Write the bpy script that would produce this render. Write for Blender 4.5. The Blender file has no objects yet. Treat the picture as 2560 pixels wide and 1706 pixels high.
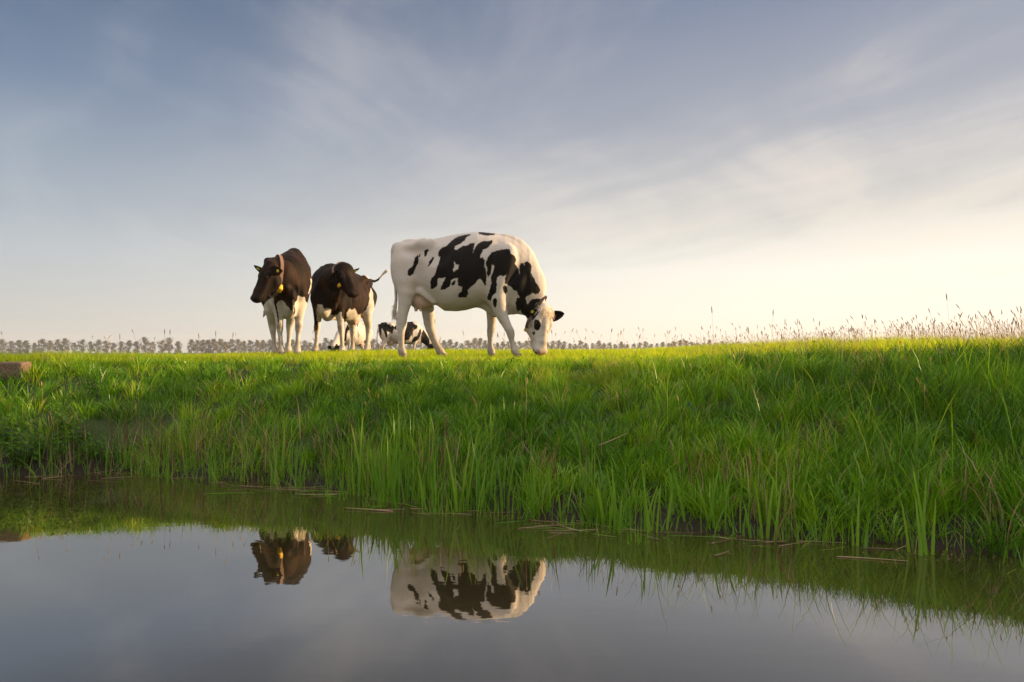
import bpy, bmesh, math, random
import numpy as np
from mathutils import Vector, Matrix

R = math.radians
rng = np.random.default_rng(11)
random.seed(5)
scene = bpy.context.scene
COL = scene.collection

# ------------------------------------------------------------------ camera
CAM_Z, HOR, FPX = 0.89, 878.0, 1707.0          # height over the water; horizon row and focal length in photo pixels
cam_d = bpy.data.cameras.new("camera")
cam_d.lens = 24.0
cam_d.sensor_width = 36.0
cam_d.shift_y = (HOR - 853.0) / 2560.0
cam_d.clip_start = 0.05
cam_d.clip_end = 5000
cam = bpy.data.objects.new("camera", cam_d)
COL.objects.link(cam)
cam.location = (0, 0, CAM_Z)
cam.rotation_euler = (R(90), 0, 0)
scene.camera = cam

# ------------------------------------------------------------------ colour management
scene.view_settings.view_transform = 'Standard'
scene.view_settings.look = 'None'
scene.view_settings.gamma = 1
scene.view_settings.exposure = 1.2
scene.render.engine = 'CYCLES'
scene.cycles.max_bounces = 6
scene.cycles.diffuse_bounces = 3
scene.cycles.transmission_bounces = 4
scene.cycles.transparent_max_bounces = 8
scene.cycles.use_denoising = True

# ------------------------------------------------------------------ sun
SUN_AZ, SUN_EL = 75.0, 9.5                     # degrees right of the view, above the horizon
SX, SY = math.sin(R(SUN_AZ)), math.cos(R(SUN_AZ))
sun_d = bpy.data.lights.new("sun", 'SUN')
sun_d.energy = 5.0
sun_d.angle = R(0.6)
sun_d.color = (1.0, 0.69, 0.36)
sun = bpy.data.objects.new("sun", sun_d)
COL.objects.link(sun)
sdir = Vector((SX * math.cos(R(SUN_EL)), SY * math.cos(R(SUN_EL)), math.sin(R(SUN_EL))))
sun.rotation_euler = sdir.to_track_quat('Z', 'Y').to_euler()
sun.location = (60, 10, 12)


def s2l(c):
    return tuple(((v / 255.0) / 12.92 if v / 255.0 <= 0.04045 else ((v / 255.0 + 0.055) / 1.055) ** 2.4) for v in c)


class NT:
    """small helper round a node tree"""
    def __init__(self, tree):
        self.t = tree
        self.n = tree.nodes
        self.l = tree.links

    def node(self, kind, **kw):
        nd = self.n.new(kind)
        for k, v in kw.items():
            setattr(nd, k, v)
        return nd

    def put(self, sock, v):
        if isinstance(v, bpy.types.NodeSocket):
            self.l.new(v, sock)
        elif isinstance(v, (tuple, list)) and len(v) == 3 and sock.type == 'RGBA':
            sock.default_value = (*v, 1)
        else:
            sock.default_value = v

    def math(self, op, a, b=0.0, c=None, clamp=False):
        nd = self.node('ShaderNodeMath', operation=op, use_clamp=clamp)
        self.put(nd.inputs[0], a)
        self.put(nd.inputs[1], b)
        if c is not None:
            self.put(nd.inputs[2], c)
        return nd.outputs[0]

    def smooth(self, x, a, b, lo=0.0, hi=1.0):
        nd = self.node('ShaderNodeMapRange', interpolation_type='SMOOTHSTEP')
        self.put(nd.inputs['Value'], x)
        self.put(nd.inputs['From Min'], a)
        self.put(nd.inputs['From Max'], b)
        self.put(nd.inputs['To Min'], lo)
        self.put(nd.inputs['To Max'], hi)
        return nd.outputs[0]

    def mix(self, f, a, b, blend='MIX'):
        nd = self.node('ShaderNodeMix', data_type='RGBA', blend_type=blend)
        self.put(nd.inputs[0], f)
        self.put(nd.inputs[6], a)
        self.put(nd.inputs[7], b)
        return nd.outputs[2]

    def ramp(self, x, stops):
        nd = self.node('ShaderNodeValToRGB')
        e = nd.color_ramp.elements
        while len(e) < len(stops):
            e.new(0.5)
        for el, (p, c) in zip(e, stops):
            el.position = p
            el.color = (*c, 1)
        self.put(nd.inputs[0], x)
        return nd.outputs[0]

    def noise(self, vec, scale, detail=4.0, rough=0.55, dist=0.0, out=0):
        nd = self.node('ShaderNodeTexNoise')
        if vec is not None:
            self.l.new(vec, nd.inputs['Vector'])
        nd.inputs['Scale'].default_value = scale
        nd.inputs['Detail'].default_value = detail
        nd.inputs['Roughness'].default_value = rough
        nd.inputs['Distortion'].default_value = dist
        return nd.outputs[out]

    def comb(self, x, y, z=0.0):
        nd = self.node('ShaderNodeCombineXYZ')
        for i, v in enumerate((x, y, z)):
            self.put(nd.inputs[i], v)
        return nd.outputs[0]

    def attr(self, name, out='Fac'):
        return self.node('ShaderNodeAttribute', attribute_name=name).outputs[out]


# ------------------------------------------------------------------ sky
def build_world():
    w = bpy.data.worlds.new("World")
    scene.world = w
    w.use_nodes = True
    w.node_tree.nodes.clear()
    T = NT(w.node_tree)
    out = T.node('ShaderNodeOutputWorld')
    tc = T.node('ShaderNodeTexCoord')
    sep = T.node('ShaderNodeSeparateXYZ')
    T.l.new(tc.outputs['Generated'], sep.inputs[0])
    x, y, z = sep.outputs
    hl = T.math('MAXIMUM', T.math('SQRT', T.math('ADD', T.math('MULTIPLY', x, x), T.math('MULTIPLY', y, y))), 0.001)
    gx, gy = math.sin(R(76)), math.cos(R(76))
    ca = T.math('DIVIDE', T.math('ADD', T.math('MULTIPLY', x, gx), T.math('MULTIPLY', y, gy)), hl)   # cosine of the turn away from the bright part of the sky
    toward = T.smooth(ca, -0.62, 0.72)
    # clouds live on a flat layer high overhead
    zz = T.math('ADD', T.math('MAXIMUM', z, 0.0), 0.10)
    px = T.math('DIVIDE', x, zz)
    py = T.math('DIVIDE', y, zz)
    a = R(-40)
    along = T.math('ADD', T.math('MULTIPLY', px, math.sin(a)), T.math('MULTIPLY', py, math.cos(a)))
    across = T.math('ADD', T.math('MULTIPLY', px, math.cos(a)), T.math('MULTIPLY', py, -math.sin(a)))
    wob = T.noise(T.comb(T.math('MULTIPLY', px, 0.35), T.math('MULTIPLY', py, 0.35), 3.0), 1.0, 3.0)
    across_w = T.math('ADD', across, T.math('MULTIPLY', wob, 1.6))
    streak = T.noise(T.comb(T.math('MULTIPLY', along, 0.16), T.math('MULTIPLY', across_w, 0.80), 0.0), 1.0, 5.0, 0.54, 0.7)
    fine = T.noise(T.comb(T.math('MULTIPLY', along, 0.30), T.math('MULTIPLY', across_w, 2.6), 7.0), 1.0, 6.0, 0.6, 0.9)
    soft = T.noise(T.comb(T.math('MULTIPLY', px, 1.0), T.math('MULTIPLY', py, 0.62), 11.0), 1.0, 6.0, 0.55, 0.8)
    # clear air, low veil and height, away from and toward the sun
    far_side = T.ramp(z, [(0.0, s2l((205, 202, 198))), (0.05, s2l((203, 203, 202))), (0.13, s2l((186, 194, 202))),
                          (0.22, s2l((160, 174, 190))), (0.33, s2l((116, 137, 166))), (0.46, s2l((72, 98, 130)))])
    sun_side = T.ramp(z, [(0.0, (1.06, 0.95, 0.79)), (0.05, (1.14, 1.05, 0.89)), (0.11, (1.10, 1.04, 0.92)), (0.18, s2l((236, 229, 220))),
                          (0.30, s2l((186, 188, 196))), (0.46, s2l((132, 144, 170)))])
    base = T.mix(toward, far_side, sun_side)
    nish = T.node('ShaderNodeTexSky', sky_type='NISHITA', sun_disc=False)
    nish.sun_elevation = R(SUN_EL)
    nish.sun_rotation = R(SUN_AZ)
    nish.altitude = 0
    nish.air_density = 1.0
    nish.dust_density = 1.5
    nsc = T.mix(1.0, nish.outputs[0], (0.10, 0.10, 0.10), 'MULTIPLY')
    base = T.mix(0.10, base, nsc)
    # cirrus, stronger where the light comes through
    cl = T.math('ADD', T.math('MULTIPLY', streak, 0.54), T.math('ADD', T.math('MULTIPLY', fine, 0.11), T.math('MULTIPLY', soft, 0.49)))
    lit = T.smooth(cl, 0.53, 0.74)
    lo_fade = T.smooth(z, 0.01, 0.12)
    amt = T.math('MULTIPLY', T.math('MULTIPLY', lit, lo_fade), T.math('ADD', 0.19, T.math('MULTIPLY', toward, 0.38)))
    ccol = T.mix(toward, s2l((208, 210, 216)), s2l((255, 240, 224)))
    sky = T.mix(amt, base, ccol)
    dark = T.math('MULTIPLY', T.math('MULTIPLY', T.smooth(cl, 0.60, 0.40), T.smooth(z, 0.06, 0.2)), T.math('ADD', 0.12, T.math('MULTIPLY', toward, 0.10)))
    sky = T.mix(dark, sky, s2l((104, 122, 152)))
    # unseen brighter sky, added overhead and behind the camera as fill light
    back = T.smooth(y, 0.45, -0.45)
    high = T.smooth(z, 0.48, 0.80)
    boost = T.math('MAXIMUM', back, high)
    fill_sky = T.mix(T.smooth(z, 0.05, 0.75), T.mix(soft, (0.36, 0.34, 0.345), (0.48, 0.45, 0.43)), T.mix(soft, (1.22, 1.18, 1.16), (1.62, 1.52, 1.46)))
    sky = T.mix(boost, sky, fill_sky)
    bg = T.node('ShaderNodeBackground')
    T.l.new(sky, bg.inputs[0])
    bg.inputs[1].default_value = 0.44
    T.l.new(bg.outputs[0], out.inputs[0])


build_world()


# ------------------------------------------------------------------ general helpers
def tag(o, label=None, cat=None, group=None, kind=None):
    for k, v in (('label', label), ('category', cat), ('group', group), ('kind', kind)):
        if v:
            o[k] = v
    return o


def new_mat(name):
    m = bpy.data.materials.new(name)
    m.use_nodes = True
    m.node_tree.nodes.clear()
    T = NT(m.node_tree)
    T.out = T.node('ShaderNodeOutputMaterial')
    return m, T


def pbsdf(T, col, rough=0.6, spec=0.4, **kw):
    b = T.node('ShaderNodeBsdfPrincipled')
    T.put(b.inputs['Base Color'], col)
    T.put(b.inputs['Roughness'], rough)
    T.put(b.inputs['Specular IOR Level'], spec)
    for k, v in kw.items():
        T.put(b.inputs[k], v)
    T.l.new(b.outputs[0], T.out.inputs[0])
    return b


def mesh_np(name, verts, faces_flat, face_sizes, attrs=None, smooth=True):
    me = bpy.data.meshes.new(name)
    verts = np.ascontiguousarray(verts, dtype=np.float32)
    me.vertices.add(len(verts))
    me.vertices.foreach_set('co', verts.ravel())
    me.loops.add(len(faces_flat))
    me.loops.foreach_set('vertex_index', np.ascontiguousarray(faces_flat, dtype=np.int32))
    starts = np.concatenate(([0], np.cumsum(face_sizes)[:-1])).astype(np.int32)
    me.polygons.add(len(face_sizes))
    me.polygons.foreach_set('loop_start', starts)
    me.update(calc_edges=True)
    me.polygons.foreach_set('use_smooth', np.full(len(face_sizes), smooth, dtype=bool))
    for k, v in (attrs or {}).items():
        at = me.attributes.new(k, 'FLOAT', 'POINT')
        at.data.foreach_set('value', np.ascontiguousarray(v, dtype=np.float32))
    me.validate()
    return me


def link(name, me, mat=None, parent=None):
    o = bpy.data.objects.new(name, me)
    COL.objects.link(o)
    if mat is not None:
        me.materials.append(mat)
    if parent is not None:
        o.parent = parent
    return o


def bm_obj(name, bm, mat=None, parent=None, smooth=True):
    me = bpy.data.meshes.new(name)
    bmesh.ops.recalc_face_normals(bm, faces=bm.faces)
    bm.to_mesh(me)
    bm.free()
    for p in me.polygons:
        p.use_smooth = smooth
    return link(name, me, mat, parent)


def vnoise(x, y, seed=0):
    xi = np.floor(x).astype(np.int64)
    yi = np.floor(y).astype(np.int64)
    fx = x - xi
    fy = y - yi
    fx = fx * fx * (3 - 2 * fx)
    fy = fy * fy * (3 - 2 * fy)

    def h(a, b):
        n = (a * 374761393 + b * 668265263 + seed * 974711) & 0x7fffffff
        n = ((n ^ (n >> 13)) * 1274126177) & 0x7fffffff
        return ((n ^ (n >> 16)) & 0xffff) / 65535.0
    return (h(xi, yi) * (1 - fx) + h(xi + 1, yi) * fx) * (1 - fy) + (h(xi, yi + 1) * (1 - fx) + h(xi + 1, yi + 1) * fx) * fy


def fbm(x, y, seed=0):
    return 0.5 * vnoise(x, y, seed) + 0.3 * vnoise(x * 2.1 + 5, y * 2.1, seed + 1) + 0.2 * vnoise(x * 4.3, y * 4.3 + 9, seed + 2)


def sstep(a, b, x):
    t = np.clip((x - a) / (b - a), 0, 1)
    return t * t * (3 - 2 * t)


# ------------------------------------------------------------------ the lie of the land (water surface is z = 0)
SH_X = [-40, -10, -5, -3.64, -2.86, -1.72, -0.87, -0.19, 0.286, 0.92, 1.49, 1.84, 2.21, 4, 6, 10, 40]
SH_Y = [7.5, 5.4, 4.95, 4.87, 5.05, 4.69, 4.22, 3.90, 3.64, 3.42, 3.22, 3.10, 2.95, 2.4, 1.9, 1.2, -2]
CR_X = [-40, -10, -6, -4.8, -3.7, -2.7, 0.5, 2.0, 3.0, 3.8, 6, 10, 40]
CR_Y = [9.5, 7.0, 6.5, 6.45, 6.65, 7.0, 6.5, 6.05, 5.6, 5.1, 4.3, 3.4, 0.5]
HC_X = [-10, -5, -3.8, -2.7, 0.5, 2.0, 3.0, 3.8, 6, 10]
HC_Y = [0.72, 0.745, 0.755, 0.76, 0.77, 0.79, 0.82, 0.83, 0.85, 0.87]


def shore(x):
    return np.interp(x, SH_X, SH_Y) + 0.10 * (vnoise(x * 1.7, x * 0 + 3, 5) - 0.5) + 0.06 * (vnoise(x * 5.3, x * 0 + 8, 6) - 0.5)


def crest(x):
    return np.interp(x, CR_X, CR_Y)


def ground(x, y):
    x = np.asarray(x, dtype=np.float64)
    y = np.asarray(y, dtype=np.float64)
    ys, yc = shore(x), crest(x)
    t = (y - ys) / (yc - ys)
    H = np.interp(x, HC_X, HC_Y)
    tt = np.clip(t, 0, 1)
    bank = H * (1 - (1 - tt) ** 1.6)
    bank = bank + 0.05 * np.sin(tt * math.pi) * (fbm(x * 1.3, y * 1.3, 3) - 0.5) * 2 + 0.11 * np.sin(tt * math.pi) ** 0.7 * (vnoise(x * 3.0, y * 3.0, 13) - 0.5)
    bank = bank + 0.02 * sstep(0.0, 0.05, t) * (1 - sstep(0.05, 0.5, t))
    bed = np.maximum((y - ys) * 0.45, -0.7)
    d = np.maximum(y - yc, 0)
    rise = np.interp(x, [-6, -4, -2.2, 0, 3, 6], [0.01, 0.05, 0.09, 0.085, 0.06, 0.05]) * sstep(0.2, 3.4, d)
    dist = np.sqrt(x * x + y * y)
    fall = 0.20 * sstep(11, 24, dist) + 1.35 * sstep(30, 330, dist)
    z = np.where(t < 0, bed, bank + rise - fall)
    z = z + np.where(t > 0, 0.016 * (fbm(x * 2.2, y * 2.2, 21) - 0.5), 0)
    return z


def at(px, py, D):
    """photo pixel (2560 wide) at depth D -> world point"""
    return Vector(((px - 1280.0) / FPX * D, D, CAM_Z - (py - HOR) / FPX * D))


def build_ground():
    xs = np.concatenate((-np.geomspace(650, 9, 26), np.linspace(-8.6, 8.6, 190), np.geomspace(9, 650, 26)))
    ys = np.concatenate(([-30, -8, -2], np.linspace(0.6, 12, 190), np.geomspace(12.2, 700, 44)))
    X, Y = np.meshgrid(xs, ys)
    Z = ground(X, Y)
    v = np.stack((X.ravel(), Y.ravel(), Z.ravel()), 1)
    nx, ny = len(xs), len(ys)
    i, j = np.meshgrid(np.arange(nx - 1), np.arange(ny - 1))
    a = (j * nx + i).ravel()
    f = np.stack((a, a + 1, a + nx + 1, a + nx), 1)
    me = mesh_np('ground', v, f.ravel(), np.full(len(f), 4))
    m, T = new_mat('soil_and_turf')
    geo = T.node('ShaderNodeNewGeometry')
    pos = geo.outputs['Position']
    sep = T.node('ShaderNodeSeparateXYZ')
    T.l.new(pos, sep.inputs[0])
    n1 = T.noise(pos, 3.0, 6)
    n2 = T.noise(pos, 22.0, 5)
    turf = T.mix(n1, (0.020, 0.036, 0.006), (0.040, 0.062, 0.010))
    mud = T.mix(n2, (0.010, 0.007, 0.005), (0.030, 0.021, 0.014))
    hgt = T.math('ADD', sep.outputs[2], T.math('MULTIPLY', n1, -0.14))
    col = T.mix(T.smooth(hgt, 0.02, 0.14), mud, turf)
    bump = T.node('ShaderNodeBump')
    bump.inputs['Strength'].default_value = 0.6
    bump.inputs['Distance'].default_value = 0.03
    T.l.new(n2, bump.inputs['Height'])
    pbsdf(T, col, 0.85, 0.25, Normal=bump.outputs[0])
    tag(link('ground', me, m), kind='structure')


def build_water():
    bm = bmesh.new()
    for q in ((-60, -40), (60, -40), (60, 12), (-60, 12)):
        bm.verts.new((q[0], q[1], 0))
    bm.faces.new(bm.verts)
    m, T = new_mat('still_ditch_water')
    pos = T.node('ShaderNodeNewGeometry').outputs['Position']
    mp = T.node('ShaderNodeMapping')
    mp.inputs['Scale'].default_value = (0.7, 1.6, 1)
    T.l.new(pos, mp.inputs[0])
    h = T.math('ADD', T.math('MULTIPLY', T.noise(mp.outputs[0], 3.0, 3), 0.6), T.math('MULTIPLY', T.noise(mp.outputs[0], 14.0, 3), 0.06))
    bump = T.node('ShaderNodeBump')
    bump.inputs['Strength'].default_value = 0.018
    bump.inputs['Distance'].default_value = 0.05
    T.l.new(h, bump.inputs['Height'])
    fr = T.node('ShaderNodeFresnel')
    fr.inputs['IOR'].default_value = 1.33
    T.l.new(bump.outputs[0], fr.inputs['Normal'])
    gl = T.node('ShaderNodeBsdfGlossy')
    gl.inputs['Color'].default_value = (0.97, 0.93, 0.86, 1)
    gl.inputs['Roughness'].default_value = 0.015
    T.l.new(bump.outputs[0], gl.inputs['Normal'])
    df = T.node('ShaderNodeBsdfDiffuse')
    df.inputs['Color'].default_value = (0.030, 0.024, 0.009, 1)
    mx = T.node('ShaderNodeMixShader')
    T.l.new(T.math('MINIMUM', T.math('MULTIPLY', fr.outputs[0], 3.9), 0.53), mx.inputs[0])
    T.l.new(df.outputs[0], mx.inputs[1])
    T.l.new(gl.outputs[0], mx.inputs[2])
    T.l.new(mx.outputs[0], T.out.inputs[0])
    tag(bm_obj('water', bm, m), kind='structure')


build_ground()
build_water()


# ------------------------------------------------------------------ implicit bodies (for the cows)
class Field:
    def __init__(self):
        self.p = []                      # (function, bounding box, blend radius, group)

    def add(self, fn, lo, hi, k=0.03, group='body', cut=False):
        self.p.append((fn, np.asarray(lo, float), np.asarray(hi, float), k, group, cut))

    def cone(self, a, b, ra, rb, k=0.03, group='body', flat=None):
        a = np.array(a, float)
        b = np.array(b, float)
        ba = b - a
        L2 = max(float(ba @ ba), 1e-9)
        if flat is not None:
            n = np.array(flat[0], float)
            n /= np.linalg.norm(n)
            g = 1.0 / flat[1] - 1.0

        def fn(x, y, z):
            dx, dy, dz = x - a[0], y - a[1], z - a[2]
            if flat is not None:
                q = (dx * n[0] + dy * n[1] + dz * n[2]) * g
                dx, dy, dz = dx + n[0] * q, dy + n[1] * q, dz + n[2] * q
            t = np.clip((dx * ba[0] + dy * ba[1] + dz * ba[2]) / L2, 0, 1)
            r = ra + (rb - ra) * t
            d = np.sqrt((dx - ba[0] * t) ** 2 + (dy - ba[1] * t) ** 2 + (dz - ba[2] * t) ** 2) - r
            return d
        m = max(ra, rb)
        self.add(fn, np.minimum(a, b) - m, np.maximum(a, b) + m, k, group)

    def chain(self, pts, k=0.03, group='body', flat=None):
        tmp = Field()
        for (a, ra), (b, rb) in zip(pts[:-1], pts[1:]):
            tmp.cone(a, b, ra, rb, k, group, flat)

        def fn(x, y, z):
            D = tmp.p[0][0](x, y, z)
            for q in tmp.p[1:]:
                D = Field._smin(D, q[0](x, y, z), 0.006)
            return D
        self.add(fn, np.min([q[1] for q in tmp.p], 0), np.max([q[2] for q in tmp.p], 0), k, group)

    def ell(self, c, r, k=0.03, group='body', M=None, cut=False):
        c = np.array(c, float)
        r = np.array(r, float)
        M = np.eye(3) if M is None else np.array(M, float)      # rows are the axes

        def fn(x, y, z):
            dx, dy, dz = x - c[0], y - c[1], z - c[2]
            q = [dx * M[i, 0] + dy * M[i, 1] + dz * M[i, 2] for i in range(3)]
            k0 = np.sqrt((q[0] / r[0]) ** 2 + (q[1] / r[1]) ** 2 + (q[2] / r[2]) ** 2)
            k1 = np.sqrt((q[0] / r[0] ** 2) ** 2 + (q[1] / r[1] ** 2) ** 2 + (q[2] / r[2] ** 2) ** 2) + 1e-9
            return k0 * (k0 - 1) / k1
        e = np.sqrt((M.T ** 2 * r ** 2).sum(1))
        self.add(fn, c - e, c + e, k, group, cut)

    def torso(self, st, k=0.05, nup=1.95):
        st = np.array(st, float)         # x, top, bottom, half width, widest height
        from numpy import interp

        def fn(x, y, z):
            xs = np.asarray(x)
            top, bot, w, zw = (interp(xs.ravel(), st[:, 0], st[:, i]).reshape(xs.shape) for i in (1, 2, 3, 4))
            up = z > zw
            hh = np.where(up, np.maximum(top - zw, 0.02), np.maximum(zw - bot, 0.02))
            n = np.where(up, nup, 2.15)
            u = np.abs(y) / w
            v = np.abs(z - zw) / hh
            r = (u ** n + v ** n + 1e-9) ** (1 / n)
            d = (r - 1) * np.minimum(w, hh) * 0.95
            ex = np.maximum(st[0, 0] - xs, xs - st[-1, 0])
            return np.where(ex > 0, np.maximum(d, ex), d)
        self.add(fn, (st[0, 0] - 0.02, -st[:, 3].max(), st[:, 2].min()), (st[-1, 0] + 0.02, st[:, 3].max(), st[:, 1].max()), k, 'torso')

    @staticmethod
    def _smin(a, b, k):
        h = np.clip(0.5 + 0.5 * (a - b) / k, 0, 1)
        return a + (b - a) * h - k * h * (1 - h)

    def points(self, P, group=None):
        x, y, z = P[:, 0], P[:, 1], P[:, 2]
        D = np.full(len(P), 9.0)
        for fn, lo, hi, k, g, cut in self.p:
            if group is not None and g not in group:
                continue
            if cut:
                D = -self._smin(-D, fn(x, y, z), k)
            else:
                D = self._smin(D, fn(x, y, z), k)
        return D

    def mesh(self, h):
        lo = np.min([p[1] for p in self.p], 0) - 3 * h
        hi = np.max([p[2] for p in self.p], 0) + 3 * h
        n = np.ceil((hi - lo) / h).astype(int) + 1
        ax = [(lo[i] + h * np.arange(n[i])).astype(np.float32) for i in range(3)]
        D = np.full(n, 1.0, np.float32)
        for fn, a, b, k, g, cut in self.p:
            m = k + 0.05
            s = [slice(max(int((a[i] - m - lo[i]) / h), 0), min(int((b[i] + m - lo[i]) / h) + 2, n[i])) for i in range(3)]
            v = fn(ax[0][s[0]][:, None, None], ax[1][s[1]][None, :, None], ax[2][s[2]][None, None, :]).astype(np.float32)
            sub = D[s[0], s[1], s[2]]
            D[s[0], s[1], s[2]] = -self._smin(-sub, v, k) if cut else self._smin(sub, v, k)
        ins = D < 0
        cnt = np.zeros(n - 1, np.int8)
        for dx in (0, 1):
            for dy in (0, 1):
                for dz in (0, 1):
                    cnt += ins[dx:n[0] - 1 + dx, dy:n[1] - 1 + dy, dz:n[2] - 1 + dz]
        cells = np.argwhere((cnt > 0) & (cnt < 8))
        cid = np.full(n - 1, -1, np.int32)
        cid[cells[:, 0], cells[:, 1], cells[:, 2]] = np.arange(len(cells))
        acc = np.zeros((len(cells), 3))
        num = np.zeros(len(cells))
        C = [(dx, dy, dz) for dx in (0, 1) for dy in (0, 1) for dz in (0, 1)]
        val = {c: D[cells[:, 0] + c[0], cells[:, 1] + c[1], cells[:, 2] + c[2]].astype(float) for c in C}
        for c in C:
            for axi in range(3):
                if c[axi] == 0:
                    e = list(c)
                    e[axi] = 1
                    v0, v1 = val[c], val[tuple(e)]
                    cr = (v0 < 0) != (v1 < 0)
                    t = np.where(cr, v0 / np.where(cr, v0 - v1, 1), 0)
                    p = np.tile(np.array(c, float), (len(cells), 1))
                    p[:, axi] += t
                    acc += p * cr[:, None]
                    num += cr
        V = lo + h * (cells + acc / num[:, None])
        quads = []
        for axi in range(3):
            b, c = (axi + 1) % 3, (axi + 2) % 3
            s0 = [slice(None)] * 3
            s1 = [slice(None)] * 3
            s0[axi] = slice(0, n[axi] - 1)
            s1[axi] = slice(1, n[axi])
            A, B = ins[tuple(s0)], ins[tuple(s1)]
            e = np.argwhere(A != B)
            e = e[(e[:, b] > 0) & (e[:, c] > 0) & (e[:, b] < n[b] - 1) & (e[:, c] < n[c] - 1)]
            sgn = A[e[:, 0], e[:, 1], e[:, 2]]

            def cc(db, dc):
                q = e.copy()
                q[:, b] -= db
                q[:, c] -= dc
                return cid[q[:, 0], q[:, 1], q[:, 2]]
            q = np.stack((cc(1, 1), cc(0, 1), cc(0, 0), cc(1, 0)), 1)
            q[~sgn] = q[~sgn][:, ::-1]
            quads.append(q)
        F = np.concatenate(quads)
        F = F[(F >= 0).all(1)]
        # light relaxing
        E = np.concatenate((F[:, [0, 1]], F[:, [1, 2]], F[:, [2, 3]], F[:, [3, 0]]))
        deg = np.bincount(E[:, 0], minlength=len(V)).astype(float)[:, None]
        for s in (0.5, -0.35, 0.5, -0.35):
            S = np.stack([np.bincount(E[:, 0], V[E[:, 1], i], minlength=len(V)) for i in range(3)], 1) / np.maximum(deg, 1)
            V = V + s * (S - V)
        return V, F


def add_head(F, o, f, n, s=1.0, wl=1.14):
    """o poll, f toward the muzzle, n out of the forehead"""
    f = Vector(f).normalized()
    n = Vector(n)
    n = (n - f * n.dot(f)).normalized()
    l = n.cross(f)
    M = [tuple(f), tuple(n), tuple(l)]
    o = Vector(o)

    def P(a, b, c):
        return tuple(o + (f * a + n * b + l * (c * wl)) * s)
    g = 'head'

    def E(c, r, k=0.03, cut=False, grp=g):
        F.ell(P(*c), [r[0] * s, r[1] * s, r[2] * s * wl], k * s, grp, M, cut)

    def Cn(a, b, ra, rb, k=0.03, flat=None, grp=g):
        F.cone(P(*a), P(*b), ra * s, rb * s, k * s, grp, flat)
    E((0.105, -0.105, 0), (0.135, 0.105, 0.105))
    E((0.015, -0.075, 0), (0.055, 0.06, 0.070))
    for q in (1, -1):
        E((0.185, -0.060, 0.078 * q), (0.070, 0.045, 0.040), 0.02)
        E((0.225, -0.175, 0.062 * q), (0.120, 0.105, 0.045), 0.04)
        Cn((0.25, -0.205, 0.048 * q), (0.44, -0.135, 0.030 * q), 0.055, 0.036, 0.04)
        Cn((0.27, -0.09, 0.060 * q), (0.45, -0.080, 0.046 * q), 0.045, 0.038, 0.04)
        E((0.525, -0.052, 0.044 * q), (0.038, 0.042, 0.036), 0.02)
    Cn((0.18, -0.055, 0), (0.42, -0.048, 0), 0.062, 0.048, 0.04)
    Cn((0.42, -0.050, 0), (0.515, -0.065, 0), 0.050, 0.054, 0.04)
    E((0.495, -0.078, 0), (0.070, 0.068, 0.084), 0.03)
    E((0.485, -0.138, 0), (0.058, 0.030, 0.052), 0.02)
    for q in (1, -1):
        E((0.563, -0.044, 0.050 * q), (0.014, 0.018, 0.012), 0.008, True)
        E((0.525, -0.115, 0.080 * q), (0.07, 0.006, 0.045), 0.008, True)
        E((0.212, -0.052, 0.112 * q), (0.024, 0.018, 0.014), 0.010, True)
        E((0.30, -0.14, 0.135 * q), (0.10, 0.06, 0.05), 0.03, True)
    return dict(P=P, f=f, n=n, l=l, s=s)


def ear_mesh(H, side, out, up, L=0.235, W=0.066):
    """closed, cupped leaf; returns vertices and quads"""
    root = Vector(H['P'](0.095, -0.115, 0.080 * side))
    d = (H['l'] * (side * out[0]) + H['n'] * out[1] + H['f'] * out[2]).normalized()
    u = (H['f'] * up[2] + H['n'] * up[1] + H['l'] * (up[0] * side))
    u = (u - d * u.dot(d)).normalized()
    w = d.cross(u)
    vs, nu, nv = [], 11, 7
    for lay in (0, 1):
        for i in range(nu):
            t = i / (nu - 1)
            wid = W * (math.sin(math.pi * (0.10 + 0.88 * t) ** 0.85) ** 0.65) * (1 if t < 0.97 else 0.6)
            for j in range(nv):
                v = -1 + 2 * j / (nv - 1)
                cup = 0.75 * wid * (v * v) * (1 - 0.55 * t)
                th = 0.006 * (1 - v * v * 0.7) * (1 if lay == 0 else -1)
                p = root + d * (L * t * H['s'] - 0.02) + w * (wid * v * H['s']) + u * ((cup + th) * H['s'])
                vs.append(tuple(p))
    q = []
    N = nu * nv
    for i in range(nu - 1):
        for j in range(nv - 1):
            a = i * nv + j
            q.append((a, a + 1, a + nv + 1, a + nv))
            q.append((N + a + nv, N + a + nv + 1, N + a + 1, N + a))
    for i in range(nu - 1):
        for j in (0, nv - 1):
            a = i * nv + j
            q.append((a, a + nv, N + a + nv, N + a) if j == 0 else (a + nv, a, N + a, N + a + nv))
    for j in range(nv - 1):
        for i in (0, nu - 1):
            a = i * nv + j
            q.append((a + 1, a, N + a, N + a + 1) if i == 0 else (a, a + 1, N + a + 1, N + a))
    tip = root + d * (L * 0.55 * H['s']) + u * 0.012
    return np.array(vs), np.array(q), (tip, d, u, w)


def poly_sd(P, polys):
    """signed distance (negative inside) of 2-D points to a union of outlines"""
    best = np.full(len(P), 1e9)
    inside = np.zeros(len(P), bool)
    for pl in polys:
        A = np.array(pl, float)
        B = np.roll(A, -1, 0)
        ins = np.zeros(len(P), bool)
        for a, b in zip(A, B):
            d = b - a
            t = np.clip(((P - a) @ d) / max(d @ d, 1e-9), 0, 1)
            best = np.minimum(best, np.hypot(*(P - a - t[:, None] * d).T))
            if a[1] != b[1]:
                c = ((a[1] > P[:, 1]) != (b[1] > P[:, 1])) & (P[:, 0] < (b[0] - a[0]) * (P[:, 1] - a[1]) / (b[1] - a[1]) + a[0])
                ins ^= c
        inside |= ins
    return np.where(inside, -best, best)


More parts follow.
